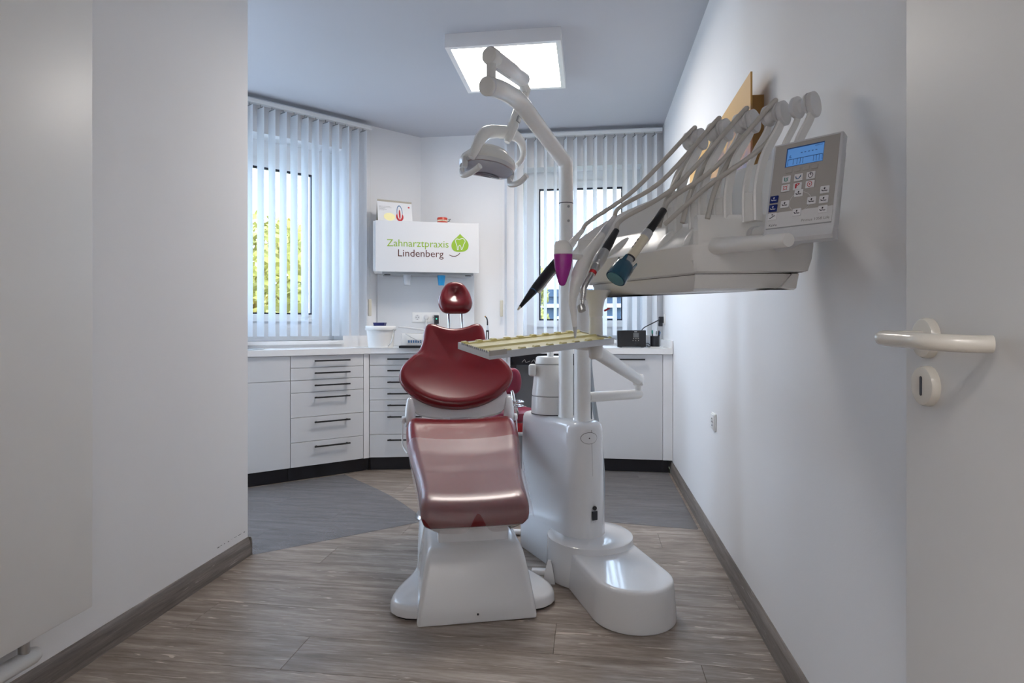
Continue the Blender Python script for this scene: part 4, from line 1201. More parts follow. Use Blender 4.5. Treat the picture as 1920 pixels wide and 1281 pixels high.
# headrest on two rods
HC = BB + bu * (bl + 0.135) + bnv * 0.0
for x in (-0.036, 0.036):
    b = nb(); add_tube(b, [BB + bu * (bl - 0.10) + Vector((x, 0, 0)), BB + bu * (bl + 0.115) + Vector((x, 0, 0)) + bnv * -0.004], 0.0065, 12); obj('headrest_rod', b, 'chrome', chair)
hd = [(0, -0.088), (0.05, -0.086), (0.078, -0.070), (0.094, -0.035), (0.092, 0.0), (0.076, 0.045), (0.052, 0.082), (0.025, 0.098), (0, 0.101)]
hp = [Vector((x, y, 0)) for x, y in hd] + [Vector((-x, y, 0)) for x, y in hd[-2:0:-1]]
hp = [Vector(p[:2]) for p in resample(smooth_path(hp + [hp[0]], 5)[:-1], 64)]
hn = Vector((0, -0.93, 0.36)); hu = Vector((0, 0.36, 0.93))
HC = Vector((0, 1.160, 1.205))
def head_def(x, v, h):
    r2 = (x / 0.05) ** 2 + ((v - 0.028) / 0.055) ** 2
    dent = 0.034 * math.exp(-r2 * 1.1) if h > 0.04 else 0
    q = HC + hu * v + hn * (h - 0.035 - dent)
    return Vector((x, q.y, q.z))
b = nb(); add_cushion(b, hp, 0.085, 0.042, head_def, dish=0.0, nrad=12); obj('headrest', b, 'red_vinyl', chair, ang=80)

# clear protective sheet over the foot end
film_pts = []
NX, NY = 40, 30
b = nb(); grid = []
for j in range(NY + 1):
    row_ = []
    for i in range(NX + 1):
        s = i / NX * 2 - 1
        f = j / NY
        wave = 0.010 * math.cos(s * math.pi) if j == NY else 0
        # front edge scalloped: two tongues hang over the foot end
        tong = 0.045 + 0.035 * (1 - abs(math.sin(math.pi * abs(s) * 1.0)) ** 1.0) if False else 0
        y = 0.028 + f * 0.525
        hw_ = 0.205 + (0.256 - 0.205) * max(0, (y - 0.1) / 0.52)
        x = s * (hw_ + 0.004)
        p = seat_def(x, max(y, 0.028), TS)
        edge = max(0, (abs(s) - 0.86) / 0.14)
        p.z += 0.006 - 0.038 * edge ** 1.8
        p.x = s * (hw_ + 0.006)
        p.y = y
        row_.append(p)
    grid.append(row_)
# front flap down over the lip
flap = []
for k in range(1, 6):
    row_ = []
    for i in range(NX + 1):
        s = i / NX * 2 - 1
        # gaps at the centre and the corners
        L = 1.0 - max(math.exp(-((s - 0.02) / 0.13) ** 2), math.exp(-((abs(s) - 1.0) / 0.18) ** 2)) * 0.95
        q = grid[0][i].copy()
        a = k / 5
        q.y -= 0.012 * math.sin(a * math.pi * 0.6) * (0.3 + 0.7 * L) + 0.004
        q.z -= 0.072 * a * L + 0.002
        row_.append(q)
    flap.append(row_)
allr = flap[::-1] + grid
vs = [[b.verts.new(p) for p in r] for r in allr]
for a, c in zip(vs, vs[1:]):
    for i in range(NX): b.faces.new((a[i], a[i + 1], c[i + 1], c[i]))
film = obj('protective_sheet', b, 'film', None, loc=CH, rot=(0, 0, CR), ang=80)
tag(film, 'clear plastic protective sheet over the foot end of the dental chair', 'sheet')

# foot control behind the chair on the floor
fc = onZ(806, 968, 0.0)
t = thing('foot_control', 'grey metal foot control with a black pedal on the floor beside the chair', 'pedal', (fc.x + 0.02, fc.y, 0))
b = nb(); add_lathe(b, [(0, 0), (0.098, 0), (0.10, 0.006), (0.092, 0.022), (0.05, 0.034), (0, 0.036)], 36, cap=False); obj('base', b, 'steel', t)
b = nb(); add_box(b, (-0.075, -0.02, 0.040), (-0.005, 0.03, 0.056), bevel=0.006); obj('pedal', b, 'black_plastic', t)
b = nb(); add_tube(b, [(-0.03, 0.0, 0.03), (-0.03, 0.0, 0.045)], 0.008, 10); obj('pedal_stem', b, 'black_plastic', t)
# coiled grey hose on the floor behind the chair column
hp_ = onZ(960, 998, 0.012)
b = nb(); add_tube(b, smooth_path([hp_ + Vector((-0.06, 0.04, 0.003)), hp_ + Vector((0, 0, 0.003)), hp_ + Vector((0.07, 0.0, 0.003)), hp_ + Vector((0.13, 0.06, 0.003)), hp_ + Vector((0.14, 0.2, 0.003))], 6), 0.015, 10)
tag(obj('floor_hose', b, 'panel_light'), 'thick pale hose lying on the floor between the chair and the unit', 'hose')

# ================================================================ dental unit
uc = Vector((-0.03, 2.54)); ua = Vector((-0.57, 0.82)).normalized(); up_ = Vector((ua.y, -ua.x)); ur = 0.0925
unit = thing('dental_unit', 'glossy white dental unit column on a rounded foot beside the chair', 'dental unit', (uc.x, uc.y, 0))
IU = Matrix.Translation((-uc.x, -uc.y, 0))
pts = []
for k in range(25):
    a = math.pi * k / 24
    pts.append(uc + (-up_ * math.cos(a) - ua * math.sin(a)) * ur)
back = round_poly([pts[-1], uc + ua * 0.40 + up_ * ur, uc + ua * 0.40 - up_ * ur, pts[0]], [0.0, 0.03, 0.03, 0.0], 6)
pts = pts[1:-1] + back
pts = [Vector(p[:2]) for p in resample([(*p, 0) for p in pts], 96)]
area = sum(pts[i - 1].x * p.y - p.x * pts[i - 1].y for i, p in enumerate(pts))
if area < 0: pts = pts[::-1]
TOPZ = 0.650
body_secs = [(0.002, -0.006), (0.02, -0.006), (0.30, -0.001), (0.600, 0.006), (0.622, 0.0075), (0.636, 0.012), (0.645, 0.021), (TOPZ, 0.034)]
b = nb(); add_loft(b, [[Vector((*p, z)) for p in inset_poly(pts, i)] for z, i in body_secs]); ub = obj('body', b, 'unit_white', unit, M=IU, ang=50)
# collar around the column foot
dc = Vector((0.002, 2.53))
b = nb(); add_lathe(b, [(0.184, 0.002), (0.186, 0.01), (0.182, 0.160), (0.1805, 0.166), (0.175, 0.169), (0.13, 0.172), (0.09, 0.174)], 64); obj('collar', b, 'unit_white', unit, M=IU @ Matrix.Translation((*dc, 0)), ang=45)
# rounded foot
f0, f1 = Vector((0.045, 2.47)), Vector((0.157, 2.188))
fa = (f1 - f0).normalized(); fpv = Vector((-fa.y, fa.x))
def foot_poly(r):
    out = []
    for k in range(29):
        a = math.pi * k / 28
        out.append(f1 + (-fpv * math.cos(a) + fa * math.sin(a)) * r)
    out += [f0 + fpv * r, f0 - fpv * r]
    return out
b = nb(); add_loft(b, [[Vector((*p, z)) for p in foot_poly(r)] for z, r in ((0.002, 0.156), (0.01, 0.157), (0.11, 0.148), (0.132, 0.146), (0.139, 0.143), (0.142, 0.138), (0.143, 0.125))]); obj('foot', b, 'unit_white', unit, M=IU, ang=50)
b = nb(); add_loft(b, [[Vector((*p, z)) for p in foot_poly(r)] for z, r in ((0.0, 0.153), (0.004, 0.153))]); obj('foot_gasket', b, 'seam_dark', unit, M=IU)
# seam, oval emblem and switch on the nose of the column
def nose(u, v):
    """where the line of sight meets the rounded nose"""
    d = 2.45
    for _ in range(40):
        p = W(u, v, d)
        if (Vector(p[:2]) - uc).length < ur + 0.002: break
        d += 0.002
    z = p.z; n = (Vector(p[:2]) - uc).normalized()
    r = ur + 0.006 - 0.012 * max(0, (z - 0.0)) / 0.585 * 1.0
    q = uc + n * r
    return Vector((q.x, q.y, z)), Vector((n.x, n.y, 0))
b = nb(); S = []
for v in range(806, 985, 8):
    q, n = nose(1107 + (v - 806) * 0.02, v); S.append(q + n * -0.0002)
add_tube(b, S, 0.0007, 6); obj('seam', b, 'seam_dark', ub)
q, n = nose(1103, 821)
EM = basis(q + n * -0.004, (-n.y, n.x, 0), (0, 0, 1), n)
def curved_oval(rx_, rz_, h, mname, nm, parent):
    b = nb(); c = None; ring = []
    base_a = math.atan2(n.y, n.x)
    rr = (q.xy - uc).length + h
    def P(x, z): 
        a = base_a + x / rr
        return Vector((uc.x + rr * math.cos(a), uc.y + rr * math.sin(a), q.z + z))
    rings = []
    for s in (0.02, 0.35, 0.7, 1.0):
        rings.append([P(rx_ * s * math.cos(2 * math.pi * k / 40), rz_ * s * math.sin(2 * math.pi * k / 40)) for k in range(40)])
    add_loft(b, rings, cap=False)
    return obj(nm, b, mname, parent, ang=60)
em = curved_oval(0.0375, 0.0245, 0.0012, 'seam_dark', 'emblem_rim', ub)
curved_oval(0.036, 0.023, 0.0022, 'unit_white', 'emblem_plate', em)
curved_oval(0.0028, 0.0028, 0.0028, 'seam_dark', 'emblem_screw', em)
q, n = nose(1111, 962)
curved_oval(0.0165, 0.038, 0.0015, 'aluminium', 'switch_plate', ub)
b = nb(); SWM = basis(q + n * 0.001, (-n.y, n.x, 0), (0, 0, 1), n)
add_box(b, (-0.013, -0.026, 0), (0.013, 0.012, 0.006), bevel=0.003, M=SWM); obj('rocker_switch', b, 'black_plastic', ub)
b = nb(); add_lathe(b, [(0.009, 0), (0.009, 0.005), (0, 0.005)], 18, M=SWM @ Matrix.Translation((0, 0.024, 0))); obj('switch_lamp', b, 'black_plastic', ub)
# linkage foot towards the chair
lk = onZ(1030, 1092, 0.0)
b = nb(); add_loft(b, [[Vector((lk.x + x * s, lk.y + y_ * s, z)) for x, y_ in ((-0.025, -0.02), (0.025, -0.02), (0.025, 0.03), (-0.025, 0.03))] for z, s in ((0.0, 1.0), (0.02, 0.9), (0.07, 0.5), (0.09, 0.25))]); obj('link_wedge', b, 'unit_white', unit, M=IU, smooth=False)
b = nb(); add_box(b, (lk.x - 0.075, lk.y, 0.025), (lk.x - 0.01, lk.y + 0.035, 0.045), bevel=0.003); obj('link_bar', b, 'unit_white', unit, M=IU)
# posts on the column
p1 = uc.copy()
b = nb(); add_lathe(b, [(0.0375, TOPZ - 0.012), (0.0365, TOPZ + 0.002), (0.0355, TOPZ + 0.006), (0.0355, 1.16), (0.034, 1.19), (0.026, 1.215), (0.0, 1.222)], 40, cap=False); obj('arm_post', b, 'table_white', unit, M=IU @ Matrix.Translation((*p1, 0)))
# cuspidor
cp = W(1034, 700, 2.74)
b = nb(); add_lathe(b, [(0, TOPZ - 0.002), (0.094, TOPZ - 0.002), (0.0945, 0.66), (0.0915, 0.733), (0.0905, 0.734), (0.0905, 0.737), (0.0912, 0.738), (0.0765, 0.878), (0.0752, 0.879), (0.0752, 0.882), (0.076, 0.883), (0.0725, 0.908), (0.067, 0.914), (0, 0.914)], 48, cap=False); cu = obj('cuspidor_bowl', b, 'table_white', unit, M=IU @ Matrix.Translation((cp.x, cp.y, 0)), ang=40)
b = nb(); add_lathe(b, [(0.0925, 0.7335), (0.0925, 0.7352)], 48); obj('seam', b, 'seam_dark', cu)
b = nb(); add_lathe(b, [(0.0768, 0.8795), (0.0768, 0.8812)], 48); obj('seam', b, 'seam_dark', cu)
b = nb(); add_lathe(b, [(0.0953, TOPZ), (0.0953, TOPZ + 0.004)], 48); obj('gasket', b, 'seam_dark', cu)
b = nb(); add_tube(b, smooth_path([(-0.005, 0, 0.905), (-0.005, 0, 0.96), (-0.005, 0, 0.985), (-0.005, 0, 0.992)], 5), 0.0155, 14); obj('water_spout', b, 'white_plastic', cu)
b = nb(); kp = W(998, 694, 2.70) - Vector((cp.x, cp.y, 0)); add_box(b, kp + Vector((-0.016, -0.02, -0.028)), kp + Vector((0.018, 0.02, 0.028)), bevel=0.011, seg=3); obj('valve_knob', b, 'white_plastic', cu)
# supply hose at the back of the column
b = nb(); add_tube(b, smooth_path([W(1103, 655, 2.62), W(1107, 700, 2.66), W(1114, 760, 2.74), W(1125, 830, 2.80), W(1130, 900, 2.80), W(1128, 985, 2.76)], 7), 0.0115, 12); obj('supply_hose', b, 'hose_bluegrey', unit, M=IU)

# ================================================================ operating lamp
pb = W(1061, 775, 2.62)
oplamp = thing('operating_lamp', 'white dental operating lamp on a tall bent arm above the chair', 'lamp', (pb.x, pb.y, TOPZ))
IL = Matrix.Translation((-pb.x, -pb.y, -TOPZ))
def lw(u, v, d): return W(u, v, d)
b = nb(); add_lathe(b, [(0.036, TOPZ - 0.01), (0.035, TOPZ + 0.006), (0.0325, TOPZ + 0.01), (0.0325, 1.62)], 32, M=Matrix.Translation((pb.x, pb.y, 0))); obj('pole', b, 'lamp_white', oplamp, M=IL)
pp = Vector((pb.x, pb.y, 1.615))
apts = [pp, Vector((pb.x, pb.y, 1.735)), lw(1060, 308, 2.615), lw(1053, 296, 2.60), lw(1043, 283, 2.57), lw(1012, 241, 2.46), lw(981, 200, 2.345), lw(970, 188, 2.30), lw(955, 177, 2.23), lw(934, 167, 2.12), lw(915, 162, 2.06)]
PA, RA = tube_r(apts, [0.0322, 0.032, 0.0325, 0.0325, 0.0325, 0.033, 0.0345, 0.0345, 0.034, 0.0335, 0.033], 8)
b = nb(); add_tube(b, PA, RA, 28); arm = obj('bent_arm', b, 'lamp_white', oplamp, M=IL, ang=60)
d_ = (PA[-1] - PA[-3]).normalized()
b = nb(); add_tube(b, [PA[-1] - d_ * 0.004, PA[-1] + d_ * 0.003], 0.0338, 28); obj('end_ring', b, 'panel_shell', arm)
b = nb(); add_tube(b, [PA[-1] + d_ * 0.002, PA[-1] + d_ * 0.010, PA[-1] + d_ * 0.014], [0.0335, 0.0325, 0.026], 28); obj('end_cap', b, 'lamp_white', arm)
b = nb(); add_lathe(b, [(0.0328, 1.6), (0.0330, 1.601), (0.0330, 1.603), (0.0328, 1.604)], 32, M=Matrix.Translation((pb.x, pb.y, 0))); obj('pole_seam', b, 'seam_dark', oplamp, M=IL)
for v in (387, 414):
    q = lw(1066, v, 2.586); b = nb(); add_lathe(b, [(0.006, 0), (0.0055, 0.002), (0, 0.002)], 14, M=basis(q, (1, 0, 0), (0, 0, 1), (0.1, -1, 0))); obj('screw', b, 'grey_panel', oplamp, M=IL)
# upper spring arm going back from the knuckle
kn = lw(921, 150, 2.08); kt = lw(921, 106, 2.08)
b = nb(); add_tube(b, [kn - Vector((0, 0, 0.02)), kt], 0.0175, 20); obj('knuckle_pin', b, 'lamp_white', oplamp, M=IL)
ke = lw(981, 150, 2.44); kd = (ke - kt).normalized()
b = nb(); add_tube(b, [kt - kd * 0.026, kt - kd * 0.022, kt - kd * 0.01, kt + kd * 0.03], [0.016, 0.026, 0.0315, 0.0325], 28); obj('knuckle_cap', b, 'lamp_white', oplamp, M=IL)
b = nb(); add_tube(b, [kt + kd * 0.028, kt + kd * 0.03, ke - kd * 0.006, ke], [0.028, 0.031, 0.031, 0.026], 28); obj('spring_arm', b, 'lacquer', oplamp, M=IL, ang=60)
b = nb(); x_, y_ = frame_of(kd); add_box(b, (-0.006, 0.05, -0.004), (0.006, 0.20, 0.004), M=basis(kt + Vector((0, 0, -0.031)), x_, kd, Vector((0, 0, 1)))); obj('slot_cover', b, 'panel_shell', oplamp, M=IL, smooth=False)
# drop link with buttons
l0, l1 = lw(986, 170, 2.46), lw(961, 238, 2.44)
ld = (l1 - l0).normalized()
b = nb(); add_tube(b, [ke - kd * 0.03, l0, l0.lerp(l1, .12), l0.lerp(l1, .96)], [0.02, 0.021, 0.021, 0.021], 22); lk_ = obj('drop_link', b, 'lamp_white', oplamp, M=IL, ang=60)
sidev = Vector((COS, SIN, 0)); fwd = Vector((SIN, -COS, 0))
bm_x = (sidev - ld * sidev.dot(ld)).normalized(); bm_n = (fwd - ld * fwd.dot(ld)).normalized()
nrm_ = (bm_x * 0.75 + bm_n * 0.66).normalized(); tx = nrm_.cross(ld)
KM = basis(l0.lerp(l1, 0.44) + nrm_ * 0.0195, tx, ld, nrm_)
b = nb(); add_box(b, (-0.012, 0, 0), (0.012, 0.075, 0.004), bevel=0.001, seg=1, M=KM); kb = obj('button_strip', b, 'grey_panel', lk_, smooth=False)
for k in range(3):
    b = nb(); add_box(b, (-0.0075, 0.006 + k * 0.024, 0.003), (0.0075, 0.024 + k * 0.024, 0.0065), bevel=0.002, M=KM); obj('button', b, 'panel_shell', lk_)
b = nb(); add_tube(b, [l0.lerp(l1, .93), l0.lerp(l1, 1.0), l0.lerp(l1, 1.25), l0.lerp(l1, 1.42)], [0.0235, 0.0235, 0.021, 0.012], 22); obj('swivel', b, 'lamp_white', oplamp, M=IL, ang=60)
# yoke
YP = [lw(884, 296, 2.33), lw(890, 283, 2.335), lw(899, 263, 2.36), lw(913, 249, 2.40), lw(935, 247, 2.43), lw(957, 250, 2.45), lw(975, 263, 2.50), lw(981, 283, 2.53), lw(978, 300, 2.53), lw(968, 311, 2.52)]
PY, RY = tube_r(YP, [0.014, 0.019, 0.024, 0.027, 0.026, 0.025, 0.019, 0.014, 0.012, 0.011], 7)
b = nb(); add_tube(b, PY, RY, 20); obj('yoke', b, 'lamp_white', oplamp, M=IL, ang=60)
# lamp head
HCn = lw(915, 303, 2.43)
hx = (Vector((COS, SIN, 0)) * 0.975 + Vector((0, 0, -0.13)) + Vector((-SIN, COS, 0)) * 0.15).normalized()
hz = Vector((0.02, 0.10, 1.0)); hz = (hz - hx * hz.dot(hx)).normalized(); hyv = hz.cross(hx)
HM = basis(HCn, hx, hyv, hz)      # z = up, out of the back of the head
def headsec(w, d, z, bow=0.0):
    out = []
    for k in range(56):
        a = 2 * math.pi * k / 56
        ca, sa = math.cos(a), math.sin(a)
        x = w * math.copysign(abs(ca) ** 0.62, ca); y = d * math.copysign(abs(sa) ** 0.75, sa)
        out.append(HM @ Vector((x * 0.94, y * 0.66, z * 0.86 - bow * (x / w) ** 2)))
    return out
b = nb(); add_loft(b, [headsec(0.122, 0.095, -0.002, 0.022), headsec(0.126, 0.098, 0.008, 0.022), headsec(0.118, 0.092, 0.034, 0.024), headsec(0.098, 0.078, 0.054, 0.024), headsec(0.088, 0.066, 0.058, 0.020), headsec(0.084, 0.062, 0.068, 0.018), headsec(0.06, 0.03, 0.074, 0.012)]); obj('lamp_head', b, 'lamp_white', oplamp, M=IL, ang=35)
b = nb(); add_loft(b, [headsec(0.112, 0.086, -0.022, 0.022), headsec(0.121, 0.094, -0.019, 0.022), headsec(0.1245, 0.097, -0.001, 0.022), headsec(0.12, 0.093, 0.001, 0.022)]); obj('rim', b, 'aluminium', oplamp, M=IL, ang=35)
b = nb(); add_loft(b, [headsec(0.035, 0.02, -0.066, 0.004), headsec(0.075, 0.055, -0.062, 0.008), headsec(0.104, 0.080, -0.040, 0.016), headsec(0.113, 0.087, -0.0215, 0.022)]); ln = obj('lens', b, 'lens', oplamp, M=IL, ang=50)
b = nb(); add_loft(b, [headsec(0.03, 0.016, -0.0685, 0.004), headsec(0.058, 0.034, -0.0675, 0.006)]); obj('bulb_shield', b, 'lens_dark', ln, ang=50)
# side bulges and handles
for sgn, pts_, jnt in ((-1, [lw(866, 318, 2.37), lw(868, 328, 2.33), lw(878, 326, 2.30), lw(890, 319, 2.27), lw(900, 311, 2.25)], lw(872, 305, 2.38)), (1, [lw(955, 333, 2.45), lw(956, 345, 2.42), lw(964, 346, 2.39), lw(977, 340, 2.36), lw(988, 329, 2.34)], lw(958, 330, 2.45))):
    PH = smooth_path(pts_, 6)
    b = nb(); add_tube(b, PH, [0.0105 + 0.0012 * min(1, i / 8) for i in range(len(PH))], 16); obj('lamp_handle', b, 'lamp_white', oplamp, M=IL)
    b = nb(); add_box(b, (-0.012, -0.016, -0.02), (0.012, 0.016, 0.022), bevel=0.006); obj('handle_joint', b, 'panel_light', oplamp, M=IL @ basis(jnt, hx, hyv, hz))

# ================================================================ instrument table with its arms
TBO = W(1117, 600, 1.93)
table = thing('instrument_table', 'white dental instrument table with swivel arms and five hose holders', 'instrument table', (TBO.x, TBO.y, 0.95))
IT = Matrix.Translation((-TBO.x, -TBO.y, -0.95))
# swivel arm from the column post, knuckle, spring arm
k0 = Vector((uc.x, uc.y, 0.748)); k1 = W(1197, 739, 2.72)
b = nb(); add_tube(b, [k0 + (k1 - k0).normalized() * 0.033, k1, k1 + (k1 - k0).normalized() * 0.012, k1 + (k1 - k0).normalized() * 0.018], [0.0225, 0.0215, 0.018, 0.008], 22); obj('swivel_arm', b, 'table_white', table, M=IT, ang=50)
k2 = Vector((k1.x, k1.y, k1.z + 0.066))
b = nb(); add_tube(b, [k1, k2], 0.0145, 18); obj('knuckle_pin', b, 'table_white', table, M=IT)
el = Vector((TBO.x, TBO.y, 0.972))
sd = (el - k2).normalized()
xs_, ys_ = frame_of(sd)
b = nb(); add_lathe(b, [(0.012, -0.024), (0.024, -0.022), (0.0265, -0.018), (0.0265, 0.018), (0.024, 0.022), (0.012, 0.024)], 28, M=basis(k2, sd, ys_, xs_)); kk = obj('knuckle', b, 'table_white', table, M=IT, ang=45)
b = nb(); add_lathe(b, [(0.003, 0.0245), (0.003, 0.0255), (0, 0.0255)], 10, M=basis(k2, sd, -ys_, -xs_)); obj('knuckle_screw', b, 'seam_dark', kk)
b = nb(); add_tube(b, [k2 + sd * 0.004, k2 + sd * 0.05, k2 + sd * 0.052, k2 + sd * 0.054, el - sd * 0.02, el + sd * 0.01], [0.0235, 0.0235, 0.0225, 0.0245, 0.0245, 0.02], 24); obj('spring_arm', b, 'table_white', table, M=IT, ang=50)
b = nb(); add_lathe(b, [(0.016, 0.945), (0.022, 0.952), (0.0235, 0.97), (0.0225, 1.08), (0.0218, 1.083), (0.0218, 1.086), (0.0235, 1.088), (0.0235, 1.11), (0.03, 1.14), (0.05, 1.163), (0.055, 1.17)], 32, M=Matrix.Translation((TBO.x, TBO.y, 0))); obj('table_neck', b, 'table_white', table, M=IT, ang=50)
# brake lever at the neck
b = nb(); add_tube(b, [W(1133, 583, 1.92), W(1143, 578, 1.92)], [0.0035, 0.0028], 10); obj('brake_lever', b, 'ink_red', table, M=IT)
# body of the table: plan outline, counter-clockwise seen from above
Q = [(-0.035, 1.925), (0.13, 1.72), (0.258, 1.56), (0.42, 1.572), (0.570, 1.582), (0.572, 1.66), (0.53, 1.75), (0.40, 1.875), (0.20, 1.99), (0.0, 2.05), (-0.04, 2.0)]
QR = round_poly(Q, [0.03, 0.0, 0.018, 0.0, 0.015, 0.05, 0.05, 0.05, 0.05, 0.04, 0.03], 5)
QR = [Vector(p[:2]) for p in resample([(*p, 0) for p in QR], 132)]
ef = (Vector(Q[2]) - Vector(Q[0])).normalized(); nf = Vector((ef.y, -ef.x))      # outwards at the instrument front
if nf.dot(Vector((-1, -1))) < 0: nf = -nf
_nrm = []
for _i, _p in enumerate(QR):
    _e = (QR[(_i + 1) % len(QR)] - QR[_i - 1]).normalized()
    _nrm.append(Vector((_e.y, -_e.x)))
_fw = [max(0.0, min(1.0, (n_.dot(nf) - 0.75) / 0.15)) for n_ in _nrm]      # 1 along the instrument front
_ew = [max(0.0, min(1.0, (n_.dot(Vector((0, -1))) - 0.8) / 0.15)) * (1 - w_) for n_, w_ in zip(_nrm, _fw)]   # 1 along the handle end
def tsec(z, fi, bi, ei=None, ez=0.0):
    ei = bi if ei is None else ei
    q = inset_poly(QR, [fi * f + ei * e + bi * max(0, 1 - f - e) for f, e in zip(_fw, _ew)])
    return [Vector((*p, z)) for p in q]
b = nb(); add_loft(b, [tsec(1.192, 0.055, 0.03, 0.03), tsec(1.196, 0.040, 0.012, 0.016), tsec(1.225, 0.018, 0.004, 0.008), tsec(1.258, 0.001, 0.0, 0.002), tsec(1.2605, 0.0, 0.0, 0.001), tsec(1.263, 0.001, 0.0, 0.0), tsec(1.300, 0.048, 0.002, 0.0), tsec(1.330, 0.086, 0.004, 0.004), tsec(1.342, 0.100, 0.008, 0.012), tsec(1.345, 0.112, 0.02, 0.03)])
tb = obj('table_body', b, 'table_white', table, M=IT, ang=32)
b = nb(); add_loft(b, [tsec(1.150, 0.13, 0.09, 0.07), tsec(1.154, 0.10, 0.075, 0.055), tsec(1.186, 0.058, 0.05, 0.04), tsec(1.1905, 0.055, 0.048, 0.038)]); ub_ = obj('lower_housing', b, 'table_white', table, M=IT, ang=40)
b = nb(); add_loft(b, [tsec(1.190, 0.060, 0.052, 0.045), tsec(1.193, 0.060, 0.052, 0.045)]); obj('housing_gap', b, 'seam_dark', table, M=IT)
# raised ribs between the instrument rests
P0_, P1_ = Vector(Q[0]), Vector(Q[2])
for k, fr_ in enumerate((0.30, 0.52, 0.74, 0.94)):
    c = P0_.lerp(P1_, fr_) - nf * 0.042
    b = nb(); pr_ = []
    for s in range(9):
        tt = s / 8
        q = c + nf * (0.036 - 0.08 * tt)
        zz = 1.262 + 0.070 * tt
        pr_.append((Vector((q.x, q.y, zz - 0.002)), 0.003 + 0.012 * math.sin(math.pi * min(1, tt * 0.9 + 0.08))))
    add_tube(b, [p for p, r in pr_], [r for p, r in pr_], 14); obj('rest_rib', b, 'table_white', table, M=IT, ang=70)
# back shield behind the holders
shp = [(1085, 449, 2.04), (1115, 428, 2.02), (1160, 402, 1.99), (1200, 384, 1.955), (1245, 366, 1.92), (1312, 342, 1.85), (1371, 323, 1.76), (1447, 299, 1.63), (1490, 290, 1.55)]
top = smooth_path([W(*p) for p in shp], 4)
b = nb(); rings = []
for p in top:
    n2 = Vector((0.45, 0.89, 0))
    lo = Vector((p.x, p.y, 1.30)) - n2 * 0.055
    md_ = lo.lerp(p, 0.55) - n2 * -0.012
    pr_ = [lo, md_, p - n2 * 0.006 + Vector((0, 0, -0.008)), p, p + n2 * 0.006 + Vector((0, 0, -0.006)), md_ + n2 * 0.02, lo + n2 * 0.03]
    rings.append([Vector((min(q.x, XR - 0.012), q.y, q.z)) for q in pr_])
add_loft(b, rings); obj('back_shield', b, 'table_white', table, M=IT, ang=50)
# hose holders: bent strap arms with a pulley head
heads = [(1262, 412, 1.665, 1276, 330, 1302, 262, 1.68), (1306, 404, 1.60, 1319, 318, 1348, 245, 1.62), (1353, 397, 1.54, 1366, 306, 1398, 229, 1.555), (1408, 390, 1.475, 1421, 295, 1453, 214, 1.49), (1470, 382, 1.405, 1481, 275, 1508, 198, 1.425)]
HEADS = []
for i, (u0, v0, d0, um, vm, uh, vh, dh) in enumerate(heads):
    hpos = W(uh, vh, dh); bs = W(u0, v0, d0); mid = W(um, vm, (d0 + dh) / 2)
    bs.z = 1.315
    ax = Vector((ef.x, ef.y, 0))                    # along the table
    bk = Vector((-nf.x, -nf.y, 0))                  # away from the operator
    low = Vector((bs.x, bs.y, 1.40))
    ctl = smooth_path([bs, low, mid, hpos.lerp(mid, 0.35) + bk * 0.012, hpos + bk * 0.012 + Vector((0, 0, 0.012))], 6)
    hold = None
    for sgn, wdt in ((1, 0.0045), (-1, 0.0035)):
        b = nb(); rings = []
        for j, p in enumerate(ctl):
            tan = (ctl[min(j + 1, len(ctl) - 1)] - ctl[max(j - 1, 0)]).normalized()
            dep = (bk - tan * bk.dot(tan)).normalized()
            f = j / (len(ctl) - 1)
            hw_ = 0.016 - 0.004 * f if sgn > 0 else 0.012 - 0.003 * f
            o_ = ax * (0.020 * sgn if sgn > 0 else -0.016)
            rings.append([p + o_ + ax * a * wdt + dep * c * hw_ for a, c in ((-1, -0.8), (0, -1), (1, -0.8), (1, 0.8), (0, 1), (-1, 0.8))])
        add_loft(b, rings)
        if hold is None: hold = obj('holder_arm', b, 'table_white', table, M=IT, ang=50)
        else: obj('strap', b, 'table_white', hold, ang=50)
    # web that joins the straps low down
    b = nb(); add_box(b, (-0.02, -0.008, 0), (0.02, 0.010, 0.075), bevel=0.004, M=basis(bs, ax, bk, (0, 0, 1))); obj('arm_foot', b, 'table_white', hold)
    # head: side cheek and pulley
    HMx = basis(hpos, bk, Vector((0, 0, 1)), ax)
    chk = [Vector(p_[:2]) for p_ in resample([(*p_, 0) for p_ in round_poly([(-0.022, 0.012), (-0.014, -0.024), (0.016, -0.036), (0.030, -0.016), (0.022, 0.016), (-0.002, 0.030)], 0.016, 4)], 30)]
    b = nb(); add_loft(b, [[HMx @ Vector((p.x * s, p.y * s, z)) for p in chk] for z, s in ((0.015, 1.0), (0.016, 1.02), (0.026, 1.02), (0.028, 0.95))]); obj('head_cheek', b, 'panel_light', hold, ang=35)
    b = nb(); add_lathe(b, [(0.024, -0.026), (0.027, -0.023), (0.027, -0.014), (0.018, -0.007), (0.0175, 0.002), (0.025, 0.009), (0.026, 0.0145)], 28, M=HMx); obj('pulley', b, 'panel_light', hold, ang=45)
    b = nb(); add_lathe(b, [(0.008, -0.030), (0.010, -0.028), (0.010, -0.023)], 16, M=HMx); obj('axle_cap', b, 'panel_shell', hold)
    HEADS.append((hpos, ax, bk, bs, ctl))
